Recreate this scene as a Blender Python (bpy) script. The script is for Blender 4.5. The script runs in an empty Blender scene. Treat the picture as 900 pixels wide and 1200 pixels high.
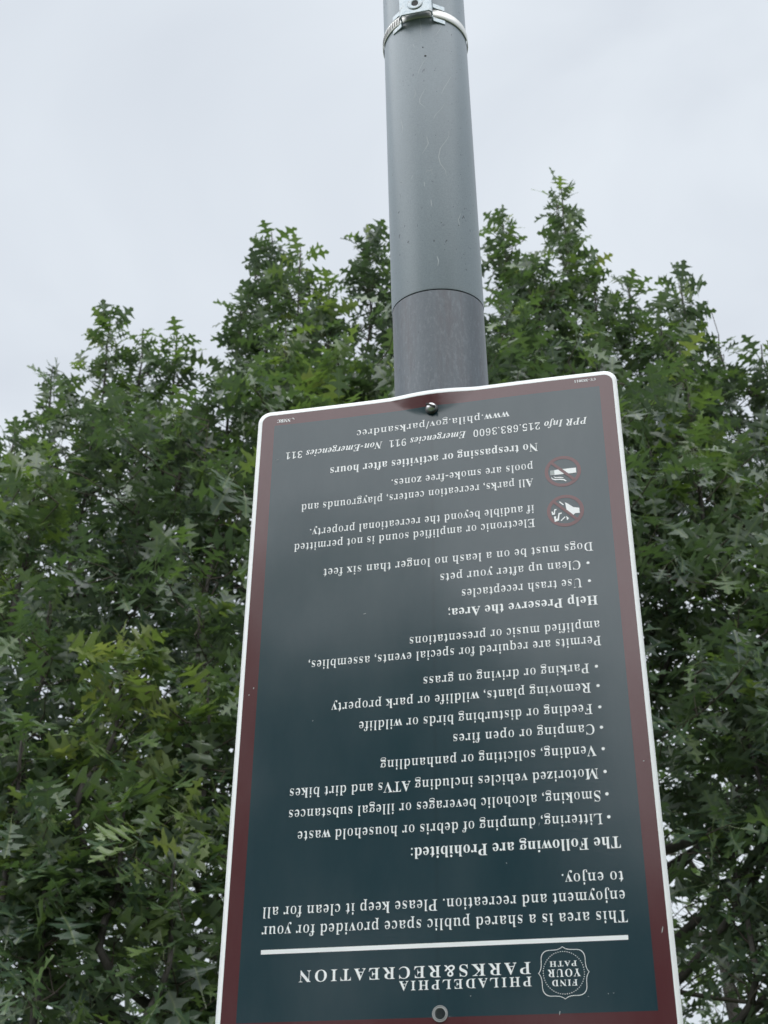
import bpy, bmesh, math, random, json
import numpy as np
from mathutils import Vector, Matrix, geometry
R = math.radians
scene = bpy.context.scene
C = scene.collection

# ---------------------------------------------------------------- camera, sky, sun, exposure
CAMH = 1.7
F_PX = 1518.08                                    # focal length in pixels of the 900 x 1200 photograph
M = Matrix(((0.9997414, -0.0227412, 0.0), (0.0101769, 0.4473952, 0.8942785), (-0.0203369, -0.8940472, 0.4475109)))
cd = bpy.data.cameras.new('camera'); cam = bpy.data.objects.new('camera', cd); C.objects.link(cam)
cd.sensor_fit = 'VERTICAL'; cd.sensor_height = 36.0; cd.lens = F_PX / 1200 * 36.0
cd.clip_start = 0.05; cd.clip_end = 2000
cx, cy, cz = M @ Vector((1, 0, 0)), M @ Vector((0, -1, 0)), M @ Vector((0, 0, -1))
cam.matrix_world = Matrix(((cx.x, cy.x, cz.x, 0), (cx.y, cy.y, cz.y, 0), (cx.z, cy.z, cz.z, CAMH), (0, 0, 0, 1)))
cd.dof.use_dof = True; cd.dof.focus_distance = 1.66; cd.dof.aperture_fstop = 18.0
scene.camera = cam

SUN_EL, SUN_AZ = 56, 200                          # a bright overcast sky, brightest behind the photographer
world = bpy.data.worlds.new("World"); scene.world = world; world.use_nodes = True
nt = world.node_tree; nt.nodes.clear()
N = nt.nodes.new; LK = nt.links.new
out = N('ShaderNodeOutputWorld'); bg = N('ShaderNodeBackground'); LK(bg.outputs[0], out.inputs[0])
sky = N('ShaderNodeTexSky'); sky.sky_type = 'NISHITA'; sky.sun_disc = False
sky.sun_elevation = R(SUN_EL); sky.sun_rotation = R(SUN_AZ)
sc_ = N('ShaderNodeVectorMath'); sc_.operation = 'SCALE'; sc_.inputs['Scale'].default_value = 0.1
LK(sky.outputs[0], sc_.inputs[0])
tc = N('ShaderNodeTexCoord'); mp = N('ShaderNodeMapping'); mp.inputs['Scale'].default_value = (1.3, 1.3, 2.6)
mp.inputs['Location'].default_value = (17.3, 9.0, 23.0)
LK(tc.outputs['Generated'], mp.inputs[0])
nz = N('ShaderNodeTexNoise'); nz.inputs['Scale'].default_value = 1.7; nz.inputs['Detail'].default_value = 5
nz.inputs['Roughness'].default_value = 0.45; nz.inputs['Distortion'].default_value = 0.6
LK(mp.outputs[0], nz.inputs['Vector'])
cr = N('ShaderNodeValToRGB'); cr.color_ramp.elements[0].position = 0.32; cr.color_ramp.elements[1].position = 0.68
cr.color_ramp.elements[0].color = (0.650, 0.702, 0.780, 1); cr.color_ramp.elements[1].color = (0.860, 0.920, 0.980, 1)
LK(nz.outputs[0], cr.inputs[0])
mx = N('ShaderNodeMix'); mx.data_type = 'RGBA'; mx.inputs['Factor'].default_value = 0.93
LK(sc_.outputs[0], mx.inputs['A']); LK(cr.outputs[0], mx.inputs['B']); LK(mx.outputs['Result'], bg.inputs['Color'])
bg.inputs['Strength'].default_value = 1.0
sd = bpy.data.lights.new('sun', 'SUN'); sd.energy = 3.6; sd.angle = R(120); sd.color = (1.0, 0.99, 0.97)
so = bpy.data.objects.new('sun', sd); C.objects.link(so)
so.rotation_euler = (R(90 - SUN_EL), 0, R(180 - SUN_AZ) + R(0)); so.location = (0, -5, 20)
vs = scene.view_settings; vs.view_transform = 'Standard'; vs.look = 'None'; vs.exposure = 0.0; vs.gamma = 1.0
vs.use_curve_mapping = False
scene.cycles.max_bounces = 8; scene.cycles.transparent_max_bounces = 8
scene.cycles.use_denoising = True

# ---------------------------------------------------------------- helpers
def at(px, py, Y):
    """photo pixel and horizontal distance ahead -> the point of the place that stands there"""
    d = M @ Vector(((px - 450) / F_PX, (py - 600) / F_PX, 1)); d *= Y / d.y
    return Vector((d.x, d.y, d.z + CAMH))
def tag(o, label=None, cat=None, group=None, kind=None):
    if label: o['label'] = label
    if cat: o['category'] = cat
    if group: o['group'] = group
    if kind: o['kind'] = kind
    return o
def empty(name, loc=(0, 0, 0)):
    o = bpy.data.objects.new(name, None); o.location = loc; o.empty_display_size = 0.1; C.objects.link(o); return o
def link(name, me, mats=(), parent=None, mtx=None):
    o = bpy.data.objects.new(name, me); C.objects.link(o)
    for m in (mats if isinstance(mats, (list, tuple)) else [mats]): me.materials.append(m)
    if parent: o.parent = parent
    if mtx is not None: o.matrix_local = mtx
    return o
def from_bm(name, bm, mats, parent=None, smooth=True, mtx=None):
    me = bpy.data.meshes.new(name); bm.to_mesh(me); bm.free()
    if smooth: me.polygons.foreach_set('use_smooth', [True] * len(me.polygons))
    return link(name, me, mats, parent, mtx)
def quad_mesh(name, V, Fc, size):
    """mesh straight from numpy arrays, all faces with `size` corners"""
    me = bpy.data.meshes.new(name); nF = len(Fc)
    me.vertices.add(len(V)); me.vertices.foreach_set('co', np.asarray(V, np.float32).ravel())
    me.loops.add(nF * size); me.loops.foreach_set('vertex_index', np.asarray(Fc, np.int32).ravel())
    me.polygons.add(nF); me.polygons.foreach_set('loop_start', np.arange(0, nF * size, size, dtype=np.int32))
    me.polygons.foreach_set('use_smooth', np.ones(nF, bool))
    me.update(calc_edges=True); return me
class Mat:
    def __init__(s, name):
        s.m = bpy.data.materials.new(name); s.m.use_nodes = True; s.t = s.m.node_tree
        s.p = s.t.nodes['Principled BSDF']; s.o = s.t.nodes['Material Output']
    def n(s, t, **k):
        a = s.t.nodes.new('ShaderNode' + t)
        for q, v in k.items():
            if q in a.inputs: a.inputs[q].default_value = v
            else: setattr(a, q, v)
        return a
    def l(s, a, b): s.t.links.new(a, b)
    def set(s, **k):
        for q, v in k.items(): s.p.inputs[q.replace('_', ' ')].default_value = v
        return s
    def noise(s, scale, detail=4, rough=.55, stretch=(1, 1, 1), coord='Object'):
        tcn = s.n('TexCoord'); mpn = s.n('Mapping'); mpn.inputs['Scale'].default_value = stretch
        s.l(tcn.outputs[coord], mpn.inputs[0])
        a = s.n('TexNoise'); a.inputs['Scale'].default_value = scale; a.inputs['Detail'].default_value = detail
        a.inputs['Roughness'].default_value = rough; s.l(mpn.outputs[0], a.inputs['Vector']); return a.outputs[0]
    def ramp(s, fac, stops):
        r = s.n('ValToRGB'); e = r.color_ramp.elements
        while len(e) < len(stops): e.new(0.5)
        for i, (q, c) in enumerate(stops):
            e[i].position = q; e[i].color = (*c, 1) if len(c) == 3 else c
        s.l(fac, r.inputs[0]); return r.outputs[0]
    def mix(s, f, a, b, mode='MIX'):
        x = s.n('Mix'); x.data_type = 'RGBA'; x.blend_type = mode
        for k, v in (('Factor', f), ('A', a), ('B', b)):
            if isinstance(v, (int, float)): x.inputs[k].default_value = v
            elif isinstance(v, tuple): x.inputs[k].default_value = (*v, 1) if len(v) == 3 else v
            else: s.l(v, x.inputs[k])
        return x.outputs['Result']
    def bump(s, h, strength, dist):
        b = s.n('Bump'); b.inputs['Strength'].default_value = strength; b.inputs['Distance'].default_value = dist
        s.l(h, b.inputs['Height']); s.l(b.outputs[0], s.p.inputs['Normal']); return b
def grey(v): return (v, v, v)

# ---------------------------------------------------------------- materials
def sign_mat(name, base, coat=1.0):
    a = Mat(name); a.set(Roughness=.24, Specular_IOR_Level=.3, Coat_Weight=coat, Coat_Roughness=.13, Coat_IOR=1.52)
    dust = a.ramp(a.noise(9, 6, .6, (1, .35, 1)), [(.35, grey(0)), (.75, grey(.022))])
    c = a.mix(1.0, base, dust, 'ADD')
    # faint darker line from the top bolt down the middle of the sheet
    tcn = a.n('TexCoord'); sep = a.n('SeparateXYZ'); a.l(tcn.outputs['Object'], sep.inputs[0])
    st = a.ramp(a.n('Math', operation='ABSOLUTE').outputs[0], [(0, grey(1)), (.0022, grey(0))])
    ab = st.node.inputs[0].links[0].from_node
    off = a.n('Math', operation='ADD'); off.inputs[1].default_value = .002; a.l(sep.outputs[0], off.inputs[0]); a.l(off.outputs[0], ab.inputs[0])
    mul = a.n('Math', operation='MULTIPLY'); a.l(st, mul.inputs[0]); mul.inputs[1].default_value = .22
    c = a.mix(mul.outputs[0], c, tuple(v * .45 for v in base))
    a.l(c, a.p.inputs['Base Color'])
    h = a.noise(420, 3, .6)
    b = a.bump(h, .10, .0004)
    h2 = a.noise(3.2, 2, .5)
    b2 = a.n('Bump'); b2.inputs['Strength'].default_value = .5; b2.inputs['Distance'].default_value = .006
    a.l(h2, b2.inputs['Height']); a.l(b2.outputs[0], b.inputs['Normal'])
    a.l(b.outputs[0], a.p.inputs['Coat Normal'])
    return a.m
GREEN = sign_mat('sign_green', (.004, .031, .045))
MAROON = sign_mat('sign_maroon', (.076, .014, .019))
WHITE = Mat('sign_white').set(Base_Color=(.90, .93, .95, 1), Roughness=.35, Coat_Weight=.6).m
ICON_RED = sign_mat('icon_maroon', (.095, .012, .017))
PALE = Mat('filter_grey').set(Base_Color=(.42, .46, .47, 1), Roughness=.5).m
ALU = Mat('sheet_aluminium').set(Base_Color=(.45, .46, .47, 1), Metallic=1.0, Roughness=.45).m

def pole_mat(name, base, speck, streak, metal, rough):
    a = Mat(name); a.set(Metallic=metal, Roughness=rough, Specular_IOR_Level=.6)
    big = a.ramp(a.noise(7, 5, .6, (1, 1, .35)), [(.3, tuple(v * .90 for v in base)), (.7, tuple(v * 1.08 for v in base))])
    fine = a.ramp(a.noise(520, 3, .7), [(.35, grey(.86)), (.65, grey(1.08))])
    c = a.mix(.7, big, fine, 'MULTIPLY')
    sp = a.ramp(a.noise(230, 2, .5, (1, 1, .45)), [(.70, grey(0)), (.735, grey(1))])
    sm = a.ramp(a.noise(14, 3, .5), [(.45, grey(0)), (.62, grey(speck))])
    spm = a.mix(1.0, sp, sm, 'MULTIPLY')
    c = a.mix(spm, c, (.05, .055, .06))
    if streak:
        s1 = a.ramp(a.noise(40, 7, .75, (1, 1, .09)), [(.48, grey(0)), (.66, grey(streak))])
        c = a.mix(s1, c, (.085, .078, .088))
        s2 = a.ramp(a.noise(240, 5, .75, (1, 1, .35)), [(.5, grey(0)), (.72, grey(.40))])
        c = a.mix(s2, c, (.25, .275, .31))
    else:                                          # curly pale scratches
        w = a.n('TexVoronoi', feature='DISTANCE_TO_EDGE'); w.inputs['Scale'].default_value = 26
        tcn = a.n('TexCoord'); mpn = a.n('Mapping'); mpn.inputs['Scale'].default_value = (1, 1, .4)
        nzn = a.n('TexNoise'); nzn.inputs['Scale'].default_value = 20
        a.l(tcn.outputs['Object'], mpn.inputs[0]); a.l(mpn.outputs[0], nzn.inputs['Vector'])
        ad = a.n('VectorMath', operation='MULTIPLY_ADD'); ad.inputs[1].default_value = (.09, .09, .09)
        a.l(nzn.outputs['Color'], ad.inputs[0]); a.l(mpn.outputs[0], ad.inputs[2]); a.l(ad.outputs[0], w.inputs['Vector'])
        ln = a.ramp(w.outputs['Distance'], [(0, grey(1)), (.012, grey(0))])
        msk = a.ramp(a.noise(24, 2, .5), [(.58, grey(0)), (.66, grey(.35))])
        c = a.mix(a.mix(1.0, ln, msk, 'MULTIPLY'), c, (.45, .47, .48))
    a.l(c, a.p.inputs['Base Color'])
    a.bump(a.noise(380, 4, .6), .12, .0004)
    return a.m
PAINT = pole_mat('grey_pole_paint', (.295, .346, .398), .9, 0, .0, .37)
GALV = pole_mat('weathered_galvanised_steel', (.112, .132, .156), .7, .75, .15, .42)
STEEL = Mat('stainless_steel'); STEEL.set(Base_Color=(.74, .74, .72, 1), Metallic=.7, Roughness=.4)
STEEL.l(STEEL.ramp(STEEL.noise(300, 4, .6), [(.3, grey(.38)), (.7, grey(.48))]), STEEL.p.inputs['Roughness']); STEEL = STEEL.m
ZINC = Mat('zinc_bracket'); ZINC.set(Metallic=.75, Roughness=.42)
ZINC.l(ZINC.ramp(ZINC.noise(110, 6, .7), [(.3, (.30, .36, .40)), (.52, (.46, .51, .54)), (.72, (.22, .22, .21))]), ZINC.p.inputs['Base Color'])
ZINC.bump(ZINC.noise(300, 4, .6), .3, .0006); ZINC = ZINC.m
DARK = Mat('dark_recess').set(Base_Color=(.02, .021, .022, 1), Roughness=.6).m
CHROME = Mat('bolt_steel').set(Base_Color=(.72, .73, .74, 1), Metallic=.85, Roughness=.34).m
BLACKR = Mat('rubber_washer').set(Base_Color=(.03, .032, .035, 1), Roughness=.35).m
PLASTIC = Mat('clear_nylon_washer').set(Base_Color=(.34, .35, .36, 1), Roughness=.08, Specular_IOR_Level=.8).m

def leaf_mat(name):
    a = Mat(name); at_ = a.n('Attribute'); at_.attribute_name = 'tint'
    uv = a.n('UVMap'); sep = a.n('SeparateXYZ'); a.l(uv.outputs[0], sep.inputs[0])
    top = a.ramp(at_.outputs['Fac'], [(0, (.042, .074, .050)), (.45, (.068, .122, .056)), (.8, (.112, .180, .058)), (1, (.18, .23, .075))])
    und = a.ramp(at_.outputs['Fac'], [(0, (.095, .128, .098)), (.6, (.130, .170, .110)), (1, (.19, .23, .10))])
    geo = a.n('NewGeometry'); c = a.mix(geo.outputs['Backfacing'], top, und)
    ab = a.n('Math', operation='ABSOLUTE'); a.l(sep.outputs[0], ab.inputs[0])
    vein = a.ramp(ab.outputs[0], [(0, grey(.75)), (.035, grey(0))])
    c = a.mix(vein, c, (.17, .22, .09))
    bl = a.ramp(a.noise(45, 4, .6), [(.3, grey(.78)), (.7, grey(1.12))])
    c = a.mix(1.0, c, bl, 'MULTIPLY')
    a.l(c, a.p.inputs['Base Color']); a.set(Roughness=.33, Specular_IOR_Level=.85)
    tr = a.n('BsdfTranslucent')
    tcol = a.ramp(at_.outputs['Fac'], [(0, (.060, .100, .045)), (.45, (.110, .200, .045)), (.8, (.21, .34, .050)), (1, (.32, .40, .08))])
    a.l(tcol, tr.inputs[0]); ms = a.n('MixShader'); ms.inputs[0].default_value = .33
    a.l(a.p.outputs[0], ms.inputs[1]); a.l(tr.outputs[0], ms.inputs[2]); a.l(ms.outputs[0], a.o.inputs[0])
    return a.m
LEAF = leaf_mat('oak_leaf')
BARK = Mat('bark'); BARK.l(BARK.ramp(BARK.noise(18, 6, .65, (1, 1, .3)), [(.3, (.028, .026, .024)), (.7, (.085, .078, .07))]), BARK.p.inputs['Base Color'])
BARK.set(Roughness=.9); BARK.bump(BARK.noise(40, 5, .6, (1, 1, .3)), .5, .01); BARK = BARK.m
TWIG = Mat('twig_bark').set(Base_Color=(.055, .045, .034, 1), Roughness=.7).m
GRASS = Mat('lawn'); GRASS.l(GRASS.mix(.5, GRASS.ramp(GRASS.noise(.35, 6, .6), [(.3, (.035, .06, .02)), (.7, (.07, .10, .035))]), GRASS.ramp(GRASS.noise(60, 4, .7), [(.3, (.02, .04, .012)), (.7, (.09, .12, .045))])), GRASS.p.inputs['Base Color'])
GRASS.set(Roughness=.9); GRASS = GRASS.m

# ---------------------------------------------------------------- ground
bm = bmesh.new(); bmesh.ops.create_grid(bm, x_segments=60, y_segments=60, size=600)
rg = random.Random(3)
for v in bm.verts:
    d = v.co.length
    v.co.z = 0 if d < 45 else rg.uniform(-.3, .3) * min(1, (d - 45) / 100)
tag(from_bm('ground', bm, GRASS), 'mown grass of the park round the signpost', None, None, 'structure')

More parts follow.
